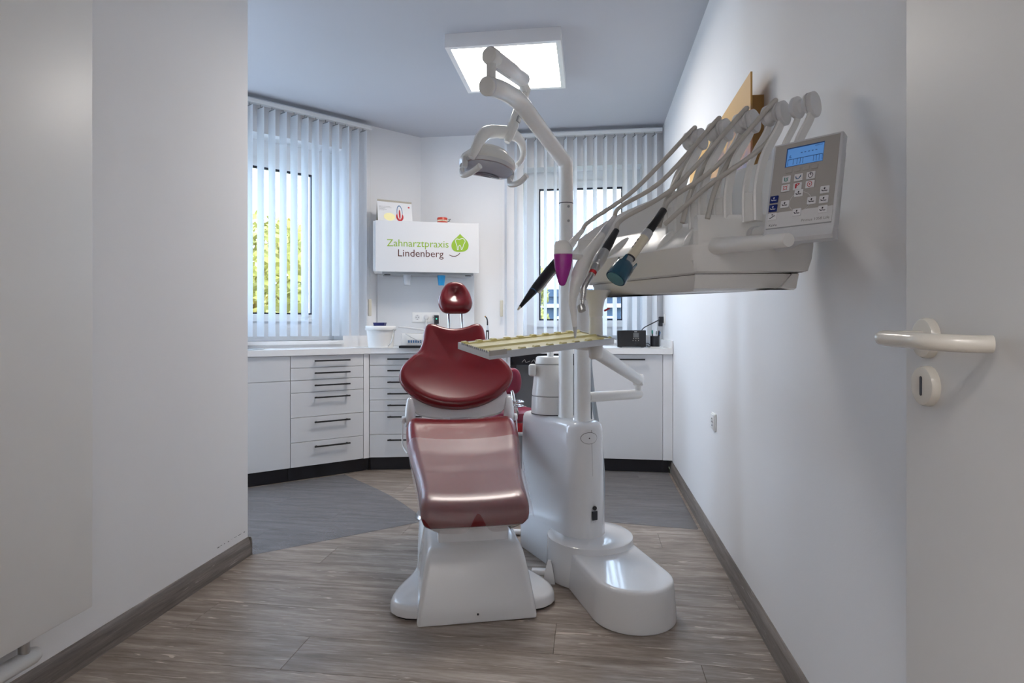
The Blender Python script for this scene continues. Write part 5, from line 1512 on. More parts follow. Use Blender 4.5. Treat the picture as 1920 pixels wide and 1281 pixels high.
# two grip handles at the near end
g0, g1 = W(1338, 462, 1.525), W(1479, 450, 1.25)
gd = (g1 - g0).normalized()
b = nb(); add_tube(b, [g0 - gd * 0.03, g0 + gd * 0.004], 0.0235, 28); gr_ = obj('handle_socket', b, 'panel_light', table, M=IT)
b = nb(); add_tube(b, [g0 - gd * 0.01, g0 + gd * 0.003, g0 + gd * 0.02, g1 - gd * 0.002, g1], [0.0205, 0.0215, 0.021, 0.0150, 0.0142], 30); obj('grip_handle', b, 'table_white', table, M=IT, ang=45)
h0, h1 = W(1418, 440, 1.50), W(1500, 428, 1.36)
hd_ = (h1 - h0).normalized()
b = nb(); add_tube(b, [h0 - hd_ * 0.03, h0 + hd_ * 0.004], 0.0215, 28); obj('handle_socket', b, 'panel_light', table, M=IT)
b = nb(); add_tube(b, [h0, h0 + hd_ * 0.003, h1], [0.018, 0.0185, 0.016], 28); obj('grip_handle', b, 'table_white', table, M=IT, ang=45)

# ---------------------------------------------------------------- control panel
TL, TR, BL, BR = W(1455, 272, 1.355), W(1590, 243, 1.25), W(1431, 434, 1.32), W(1561, 419, 1.21)
org = BL
pxv = ((BR - BL).normalized() + (TR - TL).normalized()).normalized()
pw_ = ((BR - BL).length + (TR - TL).length) / 2
pyv = (TL - BL); pyv = (pyv - pxv * pyv.dot(pxv)); ph_ = pyv.length; pyv.normalize()
pn = pxv.cross(pyv)
PM = IT @ basis(org, pxv, pyv, pn)
panel = None
b = nb(); add_box(b, (0, -0.004, -0.026), (pw_, ph_, 0.0), bevel=0.004); pan = obj('control_panel', b, 'panel_shell', table, M=PM)
LP = PM
def onp(name, b, m, ang=38, smooth=True): return obj(name, b, m, pan, smooth=smooth, ang=ang)
b = nb(); add_box(b, (0.012, 0.01, -0.040), (pw_ - 0.004, ph_ * 0.86, -0.024), bevel=0.004); onp('back_cover', b, 'panel_shell')
b = nb(); add_loft(b, [[Vector((x, y, z)) for y, z in ((-0.003, 0.0), (-0.024, 0.004), (-0.030, -0.004), (-0.024, -0.034), (-0.003, -0.026))] for x in (0.001, pw_ - 0.001)]); onp('lower_lip', b, 'panel_shell')
fl = 0.006
def fx(p): return p * pw_
def fy(p): return p * ph_
b = nb(); add_box(b, (fl, fy(0.02), 0.0), (pw_ - fl, ph_ - fl, 0.0012)); onp('fascia', b, 'panel_taupe', smooth=False)
b = nb(); add_box(b, (fl, fy(0.02), 0.001), (pw_ - fl, fy(0.19), 0.0018)); onp('fascia_lower', b, 'panel_light', smooth=False)
b = nb(); add_box(b, (fl, fy(0.012), 0.0005), (pw_ - fl, fy(0.022), 0.002)); onp('fascia_edge', b, 'grey_panel', smooth=False)
b = nb(); add_lathe(b, [(fx(0.155), 0), (fx(0.155), 0.0022), (0, 0.0022)], 48, M=Matrix.Translation((fx(.50), fy(.28), 0.0))); onp('fascia_ring', b, 'panel_light')
b = nb(); add_lathe(b, [(fx(0.149), 0), (fx(0.149), 0.0024), (0, 0.0024)], 48, M=Matrix.Translation((fx(.50), fy(.28), 0.0))); onp('fascia_disc', b, 'panel_taupe')
b = nb(); add_box(b, (fx(.215), fy(.70), 0.0008), (fx(.755), fy(.92), 0.0016)); onp('display_bezel', b, 'lcd_edge', smooth=False)
b = nb(); add_box(b, (fx(.232), fy(.704), 0.0012), (fx(.752), fy(.905), 0.0020)); scr = onp('display', b, 'lcd', smooth=False)
b = nb()
for k in range(5): add_box(b, (fx(.43 + .052 * k), fy(.835), 0.0019), (fx(.455 + .052 * k), fy(.843), 0.0023))
for x in (.25, .33, .385, .43, .47, .62, .66, .70, .74): add_box(b, (fx(x), fy(.715), 0.0019), (fx(x + .006), fy(.78), 0.0023))
add_box(b, (fx(.25), fy(.778), 0.0019), (fx(.745), fy(.784), 0.0023)); add_box(b, (fx(.27), fy(.80), 0.0019), (fx(.30), fy(.806), 0.0023)); add_box(b, (fx(.27), fy(.82), 0.0019), (fx(.29), fy(.826), 0.0023)); add_box(b, (fx(.27), fy(.80), 0.0019), (fx(.277), fy(.826), 0.0023))
for k in range(6): add_box(b, (fx(.63 + .018 * k), fy(.885), 0.0019), (fx(.64 + .018 * k), fy(.893), 0.0023))
onp('display_digits', b, 'lcd_edge', smooth=False)
for k in range(4):
    b = nb(); add_box(b, (fx(.24 + .122 * k), fy(.625), 0.001), (fx(.335 + .122 * k), fy(.672), 0.0036), bevel=0.0015); onp('key', b, 'panel_taupe')
def key(cx, cy, m, icon, im='ink_dark'):
    w_, h_ = fx(.062), fy(.041)
    b = nb(); add_box(b, (fx(cx) - w_, fy(cy) - h_, 0.001), (fx(cx) + w_, fy(cy) + h_, 0.0042), bevel=0.0016)
    kx = onp('key', b, m)
    b = nb(); z0 = 0.0043
    def bar(x0, y0, x1, y1, t=0.0009):
        p, q = Vector((fx(cx) + x0 * w_, fy(cy) + y0 * h_, z0)), Vector((fx(cx) + x1 * w_, fy(cy) + y1 * h_, z0))
        d = (q - p).normalized(); n_ = Vector((-d.y, d.x, 0)) * t
        b.faces.new([b.verts.new(v) for v in (p - n_, q - n_, q + n_, p + n_)])
    if icon == 'chair':
        bar(-.6, -.05, -.35, -.4); bar(-.35, -.4, .05, -.25); bar(.05, -.25, .35, -.4); bar(.35, -.4, .65, -.3); bar(-.05, .05, .05, .5, 0.0014)
    elif icon == 'flat':
        bar(-.6, -.5, -.1, -.4); bar(-.1, -.4, .2, 0); bar(.2, 0, .7, .1); bar(-.05, .3, .05, .55, 0.0014)
    elif icon == 'cup':
        bar(-.4, .5, -.3, -.5); bar(-.3, -.5, .3, -.5); bar(.3, -.5, .4, .5); bar(0, .4, 0, -.2)
    elif icon == 'bowl':
        bar(-.6, .3, -.4, -.4); bar(-.4, -.4, .2, -.4); bar(.2, -.4, .6, .5); bar(.2, -.1, .6, .1)
    elif icon == 'clock':
        for q_ in range(10): a0, a1 = 2 * math.pi * q_ / 10, 2 * math.pi * (q_ + 1) / 10; bar(.5 * math.cos(a0), .7 * math.sin(a0), .5 * math.cos(a1), .7 * math.sin(a1), 0.0006)
        bar(0, 0, 0, .6)
    elif icon == 'light':
        for q_ in range(8): a0, a1 = 2 * math.pi * q_ / 8, 2 * math.pi * (q_ + 1) / 8; bar(.4 * math.cos(a0), .45 * math.sin(a0), .4 * math.cos(a1), .45 * math.sin(a1), 0.0006)
        for q_ in range(4): a0 = math.pi * (q_ + .5) / 2; bar(.45 * math.cos(a0), .5 * math.sin(a0), .7 * math.cos(a0), .8 * math.sin(a0), 0.0006)
    elif icon == 'temp':
        bar(-.3, -.6, -.3, .6, 0.0016); bar(-.3, .6, .5, .6); bar(.5, .6, -.1, 0)
    elif icon == 'dot':
        for q_ in range(10): a0, a1 = 2 * math.pi * q_ / 10, 2 * math.pi * (q_ + 1) / 10; bar(.5 * math.cos(a0), .7 * math.sin(a0), .5 * math.cos(a1), .7 * math.sin(a1), 0.0006)
        bar(-.1, 0, .12, 0, 0.0018)
    obj('key_symbol', b, im, kx, smooth=False, recalc=False)
for cx, cy, icon, im in ((.265, .555, 'cup', 'ink_green'), (.44, .555, 'bowl', 'ink_blue'), (.615, .555, 'clock', 'ink_dark'), (.265, .455, 'light', 'ink_red'), (.44, .455, 'temp', 'ink_red'), (.615, .455, 'dot', 'ink_red')): key(cx, cy, 'key_white', icon, im)
for cx, cy in ((.47, .375), (.285, .272), (.665, .272), (.475, .165), (.83, .37), (.83, .265), (.83, .16)): key(cx, cy, 'key_white', 'chair')
key(.12, .15, 'key_white', 'flat')
for cx, cy in ((.115, .345), (.115, .245)): key(cx, cy, 'key_blue', 'chair', 'panel_light')
T0 = Matrix()
fit_text('lettering', 'Primus 1058 Life', 'ink_grey', pan, T0, fx(.55), fy(.055), fx(.38), depth=0.0021)
fit_text('lettering', 'KaVo', 'ink_dark', pan, T0, fx(.085), fy(.04), fx(.115), depth=0.0021)
# arm that carries the panel
pc_ = org + pxv * pw_ * 0.5 + pyv * ph_ * 0.30 - pn * 0.03
b = nb(); add_tube(b, smooth_path([pc_, pc_ - pn * 0.05, Vector((0.49, 1.46, 1.27)), Vector((0.47, 1.54, 1.26))], 6), 0.022, 16); obj('panel_arm', b, 'panel_shell', table, M=IT)

# ---------------------------------------------------------------- instruments with their hoses
def hose(parent, start, sdir, head, r=0.0066, ret=True, sag=0.02, back_pt=None):
    hpos, ax, bk, bs, ctl = head
    wrap = []
    for a in (40, 80, 120, 160, 200):       # over the pulley
        aa = R(a)
        wrap.append(hpos + (-bk * math.cos(aa) * 0.026 + Vector((0, 0, 1)) * math.sin(aa) * 0.026))
    mid = start.lerp(wrap[0], 0.5) + Vector((0, 0, -sag))
    P = smooth_path([start, start + sdir * 0.05, mid, wrap[0], *wrap[1:]], 7)
    low = Vector((hpos.x, hpos.y, 0)).lerp(Vector((bs.x, bs.y, 0)), 0.5); low.z = hpos.z - 0.085
    if ret:
        endp = back_pt if back_pt is not None else Vector((bs.x, bs.y, 1.33)) + Vector((nf.x, nf.y, 0)) * 0.055
        P2 = smooth_path([wrap[-1], low, low.lerp(endp, 0.5) + Vector((nf.x, nf.y, 0)) * 0.015, endp], 7)
        P = P + P2[1:]
    b = nb(); add_tube(b, P, r, 10)
    return obj('hose', b, 'hose_grey', parent)
def seg_tube(name, parent, pts, rads, m, n=20, ang=50):
    b = nb(); add_tube(b, pts, rads, n); return obj(name, b, m, parent, ang=ang)
# 1 black scaler pointing down left
a0, a1 = W(971, 581, 1.56), W(1092, 432, 1.74)
dv = a1 - a0; L = dv.length; dv.normalize()
t = thing('scaler', 'black pointed ultrasonic scaler reaching furthest left from the instrument table', 'instrument', group='instruments on the instrument table')
seg_tube('tip', t, [a0, a0 + dv * 0.006, a0 + dv * 0.012], [0.0022, 0.0030, 0.0034], 'cream_plastic', 14)
seg_tube('nose_cone', t, [a0 + dv * 0.011, a0 + dv * 0.075], [0.0042, 0.0110], 'black_plastic')
seg_tube('blue_ring', t, [a0 + dv * 0.075, a0 + dv * 0.0775], [0.0114, 0.0114], 'ink_blue')
seg_tube('body', t, [a0 + dv * 0.0775, a0 + dv * 0.10, a0 + dv * 0.17, a0 + dv * 0.205], [0.0112, 0.0128, 0.0142, 0.0135], 'black_plastic')
b = nb(); add_box(b, (-0.006, -0.02, 0.09), (0.004, -0.0125, 0.20), bevel=0.003, M=along(a0, a1)); obj('light_shield', b, 'white_plastic', t)
seg_tube('collar', t, [a0 + dv * 0.205, a0 + dv * 0.225], [0.0125, 0.0115], 'ink_dark')
seg_tube('sleeve', t, [a0 + dv * 0.222, a0 + dv * 0.25, a0 + dv * (L - 0.004), a0 + dv * L], [0.0135, 0.0135, 0.0075, 0.006], 'white_plastic')
hose(t, a1 - dv * 0.004, dv, HEADS[0])
# 2 white three-way syringe with a purple guard
t = thing('syringe', 'white three-way syringe with a purple guard, tip pointing down at the tray', 'instrument', group='instruments on the instrument table')
sp0, sp1 = W(1139, 425, 1.70), W(1099, 484, 1.64)
sp2, sp3, sp4, sp5 = W(1083, 520, 1.62), W(1074, 560, 1.61), W(1076, 590, 1.61), W(1078, 613, 1.61)
tip1 = W(1078.5, 634, 1.61)
PS, RS = tube_r([sp0.lerp(sp1, 0.25), sp0.lerp(sp1, .6), sp1, sp2, sp3, sp4, sp5], [0.0115, 0.0150, 0.0185, 0.0195, 0.0120, 0.0088, 0.0070], 8)
seg_tube('handle', t, PS, RS, 'table_white', 22, 70)
hd0 = (sp1 - sp0).normalized()
seg_tube('coupling', t, [sp0 - hd0 * -0.004, sp0.lerp(sp1, 0.27)], [0.0105, 0.0118], 'aluminium')
seg_tube('hose_sleeve', t, [sp0 - hd0 * 0.045, sp0 + hd0 * 0.006], [0.0062, 0.0105], 'panel_light')
seg_tube('metal_tip', t, [sp5 - Vector((0, 0, -0.002)), sp5.lerp(tip1, .5), tip1], [0.0066, 0.0042, 0.0024], 'steel')
hose(t, sp0 - hd0 * 0.043, -hd0, HEADS[1], sag=0.025)
pg_t, pg_m, pg_b = W(1054, 451, 1.585), W(1057, 478, 1.585), W(1055, 536, 1.59)
secs_ = []
gx = Vector((COS, SIN, 0)); gy = Vector((-SIN, COS, 0))
def guard(z0, z1, prof_):
    r_ = []
    for f, w_, d_g, off in prof_:
        c = pg_t.lerp(pg_b, f) + gx * off
        r_.append([c + gx * (w_ * math.copysign(abs(math.cos(a)) ** 0.8, math.cos(a))) + gy * (d_g * math.sin(a)) for a in [2 * math.pi * k / 28 for k in range(28)]])
    return r_
b = nb(); add_loft(b, guard(0, 1, [(0.0, 0.010, 0.008, 0.0), (0.03, 0.018, 0.013, 0.0), (0.12, 0.0235, 0.017, 0.001), (0.31, 0.0255, 0.018, 0.002)])); obj('guard_top', b, 'table_white', t, ang=70)
b = nb(); add_loft(b, guard(0, 1, [(0.30, 0.0255, 0.018, 0.002), (0.45, 0.0250, 0.017, 0.002), (0.60, 0.0225, 0.0155, 0.001), (0.78, 0.0165, 0.012, 0.0), (0.92, 0.0115, 0.009, -0.001), (0.98, 0.0075, 0.006, -0.001), (1.0, 0.0035, 0.003, -0.001)])); obj('purple_guard', b, 'purple', t, ang=70)
seg_tube('guard_bracket', t, [pg_m + gy * 0.01, sp1], [0.008, 0.009], 'table_white')
# 3 silver turbine handpiece
t = thing('turbine_handpiece', 'silver turbine handpiece with a red ring hanging at the middle of the table front', 'instrument', group='instruments on the instrument table')
b0, b1, b2, b3, b4 = W(1092, 570, 1.575), W(1096, 538, 1.585), W(1111, 512, 1.595), W(1128, 480, 1.61), W(1156, 432, 1.66)
bd_ = (b4 - b2).normalized()
seg_tube('neck', t, *tube_r([b0, b0.lerp(b1, .6), b1, b1.lerp(b2, .6), b2], [0.0055, 0.0070, 0.0083, 0.0083, 0.0085], 6), 'steel')
hdv = Vector((0.35, -0.35, -0.87)).normalized()
b = nb(); add_tube(b, [b0 + Vector((-0.002, 0, -0.012)) + hdv * s for s in (-0.010, -0.008, 0.006, 0.0085)], [0.009, 0.0115, 0.0115, 0.0095], 22); obj('turbine_head', b, 'steel', t, ang=45)
b = nb()
for k in range(6): add_tube(b, [b0.lerp(b1, .25 + .1 * k), b0.lerp(b1, .27 + .1 * k)], 0.0082, 16)
obj('grip_rings', b, 'aluminium', t)
seg_tube('red_ring', t, [b2 - bd_ * 0.003, b2 + bd_ * 0.006], [0.0098, 0.0102], 'ink_red')
seg_tube('body', t, [b2 + bd_ * 0.006, b2 + bd_ * 0.024, b2 + bd_ * 0.026, b2 + bd_ * 0.03, b2 + bd_ * 0.055, b2 + bd_ * 0.082], [0.0110, 0.0138, 0.0126, 0.0142, 0.0165, 0.0135], 'steel')
seg_tube('swivel', t, [b2 + bd_ * 0.08, b2 + bd_ * 0.105, b4], [0.0122, 0.0125, 0.0085], 'black_plastic')
hose(t, b4 - bd_ * 0.004, bd_, HEADS[2], sag=0.03)
# 4 cream micromotor with a dark teal cap
t = thing('micromotor', 'cream micromotor with a dark teal protective cap at the right of the table front', 'instrument', group='instruments on the instrument table')
c0_, c4_ = W(1154, 523, 1.50), W(1245, 393, 1.585)
cd_ = (c4_ - c0_).normalized(); L = (c4_ - c0_).length
seg_tube('protective_cap', t, [c0_ + cd_ * s for s in (0.001, 0.0, 0.004, 0.045, 0.054)], [0.0255, 0.0272, 0.028, 0.0262, 0.020], 'teal_cap', 28, 40)
seg_tube('cap_face', t, [c0_ - cd_ * 0.0012, c0_ + cd_ * 0.002], [0.0235, 0.0235], 'teal_face', 28)
x_, y_ = frame_of(cd_)
b = nb()
for k in range(4):
    a = 2 * math.pi * k / 4 + 0.6
    o_ = (x_ * math.cos(a) + y_ * math.sin(a)); s_ = cd_.cross(o_)
    q = c0_ + cd_ * 0.040 + o_ * 0.0225
    v = [q - s_ * 0.007, q + s_ * 0.007, q + s_ * 0.003 + cd_ * 0.024 + o_ * 0.002, q - s_ * 0.003 + cd_ * 0.024 + o_ * 0.002]
    vv = [b.verts.new(p) for p in v] + [b.verts.new(p + o_ * 0.0022) for p in v]
    for f in ((0, 1, 2, 3), (7, 6, 5, 4), (0, 4, 5, 1), (1, 5, 6, 2), (2, 6, 7, 3), (3, 7, 4, 0)): b.faces.new([vv[i] for i in f])
obj('cap_prongs', b, 'teal_cap', t, smooth=False)
seg_tube('metal_neck', t, [c0_ + cd_ * s for s in (0.05, 0.056, 0.074)], [0.0135, 0.0115, 0.0112], 'steel')
seg_tube('dark_ring', t, [c0_ + cd_ * 0.0735, c0_ + cd_ * 0.077], [0.0135, 0.0138], 'ink_dark')
seg_tube('body', t, [c0_ + cd_ * s for s in (0.077, 0.10, 0.150)], [0.0128, 0.0132, 0.0126], 'cream_plastic')
seg_tube('metal_ring', t, [c0_ + cd_ * s for s in (0.150, 0.152, 0.172)], [0.0128, 0.0135, 0.0132], 'aluminium')
seg_tube('strain_relief', t, [c0_ + cd_ * 0.172, c0_ + cd_ * 0.185, c0_ + cd_ * (L - 0.002), c0_ + cd_ * L], [0.0105, 0.0118, 0.0098, 0.0075], 'black_plastic')
b = nb()
for k in range(3): add_box(b, (-0.0015, 0.0118, 0.10 + k * 0.013), (0.0015, 0.0138, 0.107 + k * 0.013), M=along(c0_, c4_))
obj('printed_marks', b, 'ink_dark', t, smooth=False)
hose(t, c4_ - cd_ * 0.003, cd_, HEADS[3], sag=0.02, back_pt=W(1246, 421, 1.60))

# ---------------------------------------------------------------- tray with a yellow insert
LF, LN, RN_ = W(862, 646, 1.72), W(918, 666, 1.58), W(1152, 638, 1.85)
tx_ = (RN_ - LN); tw = tx_.length; tx_.normalize(); ty_ = (LF - LN); ty_ = ty_ - tx_ * ty_.dot(tx_); td = ty_.length; ty_.normalize(); tz_ = tx_.cross(ty_)
tray = thing('instrument_tray', 'grey tray with a notched yellow insert in front of the chair back', 'tray', LN)
TM = Matrix.Translation(-LN) @ basis(LN, tx_, ty_, tz_)
b = nb()
hgt = 0.007
add_box(b, (0, 0, -0.013), (tw, 0.004, hgt), bevel=0.001, seg=1); add_box(b, (0, td - 0.004, -0.013), (tw, td, hgt), bevel=0.001, seg=1)
add_box(b, (0, 0.004, -0.013), (0.004, td - 0.004, hgt), bevel=0.001, seg=1); add_box(b, (tw - 0.004, 0.004, -0.013), (tw, td - 0.004, hgt), bevel=0.001, seg=1)
add_box(b, (0.004, 0.004, -0.003), (tw - 0.004, td - 0.004, 0.0), bevel=0.0)
obj('tray_frame', b, 'aluminium', tray, M=TM, smooth=False)
b = nb(); add_loft(b, [[Vector((x, y_, z_)) for y_, z_ in ((0.006, 0.006), (0.02, 0.003), (td * .42, 0.003), (td * .46, 0.008), (td * .50, 0.003), (td - 0.02, 0.003), (td - 0.006, 0.006), (td - 0.006, 0.001), (0.006, 0.001))] for x in (0.006, tw - 0.006)]); obj('insert', b, 'tray_yellow', tray, M=TM, smooth=False)
def notched(y, dy, nm):
    """upright yellow strip with a row of notches"""
    b = nb(); n_ = 9; P = []
    for k in range(n_):
        xa = 0.008 + (tw - 0.016) * k / n_; w_ = (tw - 0.016) / n_
        P += [(xa, 0.0105), (xa + w_ * 0.30, 0.0105), (xa + w_ * 0.38, 0.0062), (xa + w_ * 0.92, 0.0062), (xa + w_, 0.0105)]
    P += [(tw - 0.008, 0.0105)]
    lo = [b.verts.new((x, y, 0.002)) for x, z in P]; hi = [b.verts.new((x, y, z)) for x, z in P]
    lo2 = [b.verts.new((x, y + dy, 0.002)) for x, z in P]; hi2 = [b.verts.new((x, y + dy, z)) for x, z in P]
    for i in range(len(P) - 1):
        b.faces.new((lo[i], lo[i + 1], hi[i + 1], hi[i])); b.faces.new((lo2[i], hi2[i], hi2[i + 1], lo2[i + 1])); b.faces.new((hi[i], hi[i + 1], hi2[i + 1], hi2[i]))
    return obj(nm, b, 'tray_yellow', tray, M=TM, smooth=False)
notched(0.005, 0.012, 'notched_strip'); notched(td - 0.017, 0.012, 'notched_strip')
b = nb()
for k in range(14): add_box(b, (-0.0008, 0.012 + k * (td - 0.03) / 14, 0.004), (0.0004, 0.018 + k * (td - 0.03) / 14, 0.010))
obj('edge_scale', b, 'grey_panel', tray, M=TM, smooth=False)
box('corner_clip', (-0.002, -0.003, -0.002), (0.055, 0.0, 0.012), 'panel_taupe', tray, M=TM, smooth=False)
# tray carrier
b = nb(); tcn = LN + tx_ * (tw * 0.72) + ty_ * (td * 0.5) - tz_ * 0.004
add_tube(b, smooth_path([tcn, tcn - Vector((0, 0, 0.012)), Vector((TBO.x - 0.04, TBO.y - 0.01, 0.985)), Vector((TBO.x - 0.01, TBO.y, 0.985))], 5), 0.010, 12); obj('tray_carrier', b, 'table_white', table, M=IT)

# ================================================================ painting on the right wall
ptop = onX(1409, 134, XR - 0.055)
zt_p = ptop.z; y_near = ptop.y
y_far = onX(1296, 300, XR - 0.05).y
zb_p = onX(1409, 134, XR - 0.055).z - 0.52
t = thing('painting', 'unframed sunset painting on a board mounted on the right wall', 'picture', (XR, (y_near + y_far) / 2, zb_p))
oy = (y_near + y_far) / 2
b = nb(); add_box(b, (-0.058, y_near - oy, 0), (-0.052, y_far - oy, zt_p - zb_p)); obj('painted_board', b, 'painting', t, smooth=False)
for (ya, yb2, za, zb2) in ((y_near - oy + 0.05, y_near - oy + 0.09, 0.06, zt_p - zb_p - 0.06), (y_far - oy - 0.09, y_far - oy - 0.05, 0.06, zt_p - zb_p - 0.06)):
    box('stretcher_bar', (-0.052, ya, za), (-0.001, yb2, zb2), 'stretcher_wood', t, smooth=False)
for za in (0.06, zt_p - zb_p - 0.10):
    box('stretcher_bar', (-0.052, y_near - oy + 0.09, za), (-0.001, y_far - oy - 0.09, za + 0.04), 'stretcher_wood', t, smooth=False)

# ================================================================ stool behind the chair
sp_ = W(953, 720, 3.62)
t = thing('stool', 'operator stool with a magenta backrest half hidden behind the dental chair', 'stool', (sp_.x + 0.0, sp_.y + 0.10, 0))
for k in range(5):
    a = 2 * math.pi * k / 5 + 0.3
    b = nb(); add_tube(b, [(0, 0, 0.085), (0.26 * math.cos(a), 0.26 * math.sin(a), 0.062)], [0.018, 0.012], 10); lg = obj('leg', b, 'chrome', t)
    b = nb(); add_lathe(b, [(0.015, -0.02), (0.025, -0.016), (0.025, 0.016), (0.015, 0.02)], 16, M=basis((0.25 * math.cos(a), 0.25 * math.sin(a), 0.0255), (-math.sin(a), math.cos(a), 0), (0, 0, 1), (math.cos(a), math.sin(a), 0))); obj('castor', b, 'black_plastic', lg)
b = nb(); add_tube(b, [(0, 0, 0.07), (0, 0, 0.47)], 0.024, 16); obj('column', b, 'chrome', t)
b = nb(); add_lathe(b, [(0, 0.465), (0.15, 0.465), (0.175, 0.48), (0.18, 0.505), (0.17, 0.525), (0.12, 0.537), (0, 0.535)], 40, cap=False); obj('seat', b, 'magenta_vinyl', t)
b = nb(); add_tube(b, smooth_path([(0.0, -0.05, 0.50), (0.06, -0.16, 0.52), (0.05, -0.20, 0.60), (0.03, -0.17, 0.68)], 6), 0.012, 12); obj('backrest_arm', b, 'chrome', t)
b = nb(); hp2 = [Vector(p[:2]) for p in resample([(*p, 0) for p in round_poly([(-0.11, -0.075), (0.09, -0.075), (0.10, 0.02), (0.075, 0.085), (-0.10, 0.08)], 0.05, 6)], 48)]
def sb(x, v, h): return Vector((x - 0.01, -0.14 - h + 1.8 * x * x, 0.72 + v))
add_cushion(b, hp2, 0.05, 0.022, sb, dish=0.004, nrad=5); obj('backrest', b, 'magenta_vinyl', t, ang=80)
b = nb(); add_tube(b, [Vector((0.05 + 0.055 * math.cos(a), -0.20 + 0.05 * math.sin(a), 0.605)) for a in [2 * math.pi * k / 24 for k in range(25)]], 0.006, 8); obj('adjusting_ring', b, 'chrome', t)
b = nb(); add_tube(b, [Vector((0.05 + 0.055 * math.cos(a), -0.20 + 0.05 * math.sin(a), 0.58)) for a in [2 * math.pi * k / 24 for k in range(25)]], 0.005, 8); obj('adjusting_ring', b, 'chrome', t)
# low cabinet shelf in the knee space with a pump bottle
cx_ = W(975, 780, 4.42)
t = thing('waste_bin', 'low grey bin standing in the knee space', 'bin', (cx_.x + 0.075, cx_.y + 0.02, 0))
b = nb(); add_loft(b, [[Vector((p.x * s, p.y * s, z)) for p in rrect(0.13, -0.1, 0.1, 0.03, 0.03)] for z, s in ((0.0, 0.85), (0.02, 0.88), (0.25, 1.0))]); obj('bin_body', b, 'dark_grey', t)
b = nb(); add_loft(b, [[Vector((p.x * s, p.y * s, z)) for p in rrect(0.13, -0.1, 0.1, 0.03, 0.03)] for z, s in ((0.2505, 1.02), (0.265, 1.02), (0.27, 0.95))]); obj('bin_lid', b, 'grey_panel', t)
t = thing('pump_bottle', 'pump bottle with red liquid and a clear pump head in the knee space', 'bottle', (cx_.x - 0.0, cx_.y - 0.02, 0.2702))
b = nb(); add_lathe(b, [(0, 0), (0.04, 0), (0.043, 0.006), (0.043, 0.085), (0.035, 0.105), (0.016, 0.115), (0.016, 0.122), (0, 0.122)], 28, cap=False); obj('flask', b, 'red_liquid', t)
b = nb(); add_lathe(b, [(0.018, 0.120), (0.018, 0.138), (0.007, 0.142), (0.006, 0.18), (0, 0.18)], 18); obj('pump', b, 'white_plastic', t)
b = nb(); add_box(b, (-0.012, -0.012, 0.178), (0.05, 0.012, 0.188), bevel=0.003); obj('pump_head', b, 'white_plastic', t)

# ================================================================ clear floor mats
def mat_obj(name, P, label):
    P = [Vector(p) for p in P]
    ar = sum(P[i - 1].x * p.y - p.x * P[i - 1].y for i, p in enumerate(P))
    if ar < 0: P = P[::-1]
    b = nb(); add_prism(b, P, 0.0004, 0.0026, bevel=0.0008, seg=1)
    return tag(obj(name, b, 'mat_film', smooth=False), label, 'mat')
ml = [onZ(474, 1041, 0).xy, onZ(800, 977, 0).xy, onZ(735, 930, 0).xy, onZ(645, 890, 0).xy, Vector((-1.70, 4.02)), Vector((-2.5, 3.30)), Vector((-2.2, 2.62))]
mat_obj('floor_mat', round_poly(ml, [0.02, 0.05, 0.3, 0.1, 0.01, 0.02, 0.02], 6), 'grey translucent floor mat in front of the left cabinets')
mr = [Vector((XR - 0.03, onZ(1313, 994, 0).y)), Vector((XR - 0.03, 4.33)), Vector((-0.4, 4.33)), Vector((-0.32, 3.25))]
mat_obj('floor_mat', round_poly(mr, 0.02, 4), 'grey translucent floor mat behind the dental unit along the right wall')

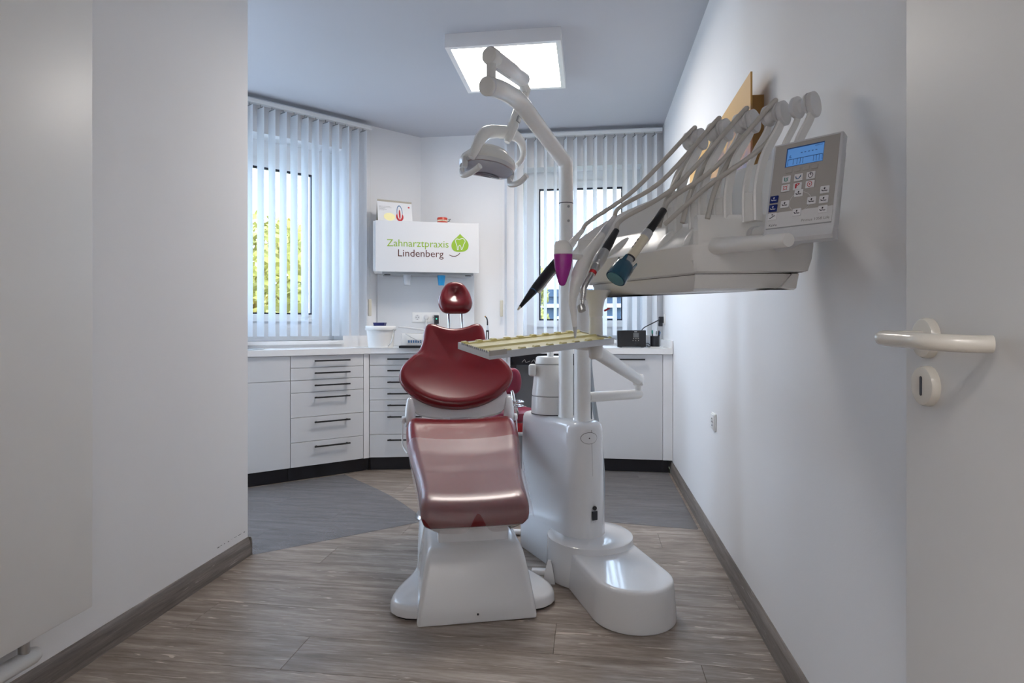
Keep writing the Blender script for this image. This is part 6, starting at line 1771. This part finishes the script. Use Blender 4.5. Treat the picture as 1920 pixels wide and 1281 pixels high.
# ================================================================ outside the windows
b = nb(); add_box(b, (-60, 5.6, -3.3), (60, 90, -3.2)); g = struct('ground_outside', b, 'grass', smooth=False)
def tree(label, x, y, z0, h, rx_, m, n=9000, seed=1):
    rnd = random.Random(seed)
    t = thing('tree', label, 'tree', (x, y, z0), group='trees outside the windows')
    b = nb(); add_tube(b, smooth_path([(0, 0, 0), (0.05, 0.05, h * .3), (-0.05, 0, h * .6), (0, 0, h * .85)], 5), [0.16 - 0.008 * i for i in range(16)], 10); obj('trunk', b, 'bark', t)
    b = nb()
    blobs = [(rnd.uniform(-.6, .6) * rx_, rnd.uniform(-.6, .6) * rx_, h * rnd.uniform(.30, .9), rx_ * rnd.uniform(.3, .5)) for _ in range(14)]
    for _ in range(n):
        cx, cy, cz, cr = rnd.choice(blobs)
        v = Vector((rnd.gauss(0, 1), rnd.gauss(0, 1), rnd.gauss(0, 1))).normalized() * cr * rnd.uniform(.55, 1.0)
        p = Vector((cx, cy, cz)) + v
        s = rnd.uniform(.06, .13)
        a = Vector((rnd.uniform(-1, 1), rnd.uniform(-1, 1), rnd.uniform(-1, 1))).normalized(); c = a.orthogonal().normalized()
        b.faces.new([b.verts.new(p + q) for q in (a * s, c * s * .6, -a * s, -c * s * .6)])
    o = obj('foliage', b, m, t, smooth=False, recalc=False); o['kind'] = 'stuff'
    return t
tree('yellow autumn tree seen through the left blind nearest the partition wall', -7.9, 11.3, -3.2, 6.5, 1.9, 'leaf_yellow', seed=3)
tree('yellow-green tree seen through the middle of the left blind', -4.9, 10.2, -3.2, 6.1, 1.8, 'leaf_green', seed=5)
tree('pale yellow tree seen through the right part of the left blind', -6.4, 14.6, -3.2, 7.0, 2.0, 'leaf_yellow', seed=8)
tree('far yellow tree seen through the far left blind gap', -12.6, 13.6, -3.2, 6.9, 1.9, 'leaf_yellow', seed=9)
tree('green tree seen at the left edge of the right window', -1.95, 17.0, -3.2, 6.5, 0.75, 'leaf_green', n=3000, seed=11)
bl = thing('building', 'low blue-grey building outside the right window', 'building', (2.2, 24, -3.2))
b = nb(); add_box(b, (-5.5, 0, 0), (6, 8, 5.5)); obj('walls', b, 'facade', bl, smooth=False)
b = nb(); add_box(b, (-5.7, -0.2, 5.5), (6.2, 8.2, 5.8)); obj('roof', b, 'facade', bl, smooth=False)
for k in range(7):
    wnd = box('window', (-5.0 + 1.5 * k, -0.06, 3.6), (-4.1 + 1.5 * k, 0.02, 4.7), 'facade_white', bl, smooth=False)
    box('pane', (-4.92 + 1.5 * k, -0.09, 3.68), (-4.18 + 1.5 * k, -0.055, 4.62), 'facade_glass', wnd, smooth=False)
box('ledge', (-5.7, -0.25, 5.05), (6.2, 0.0, 5.2), 'facade_white', bl, smooth=False)
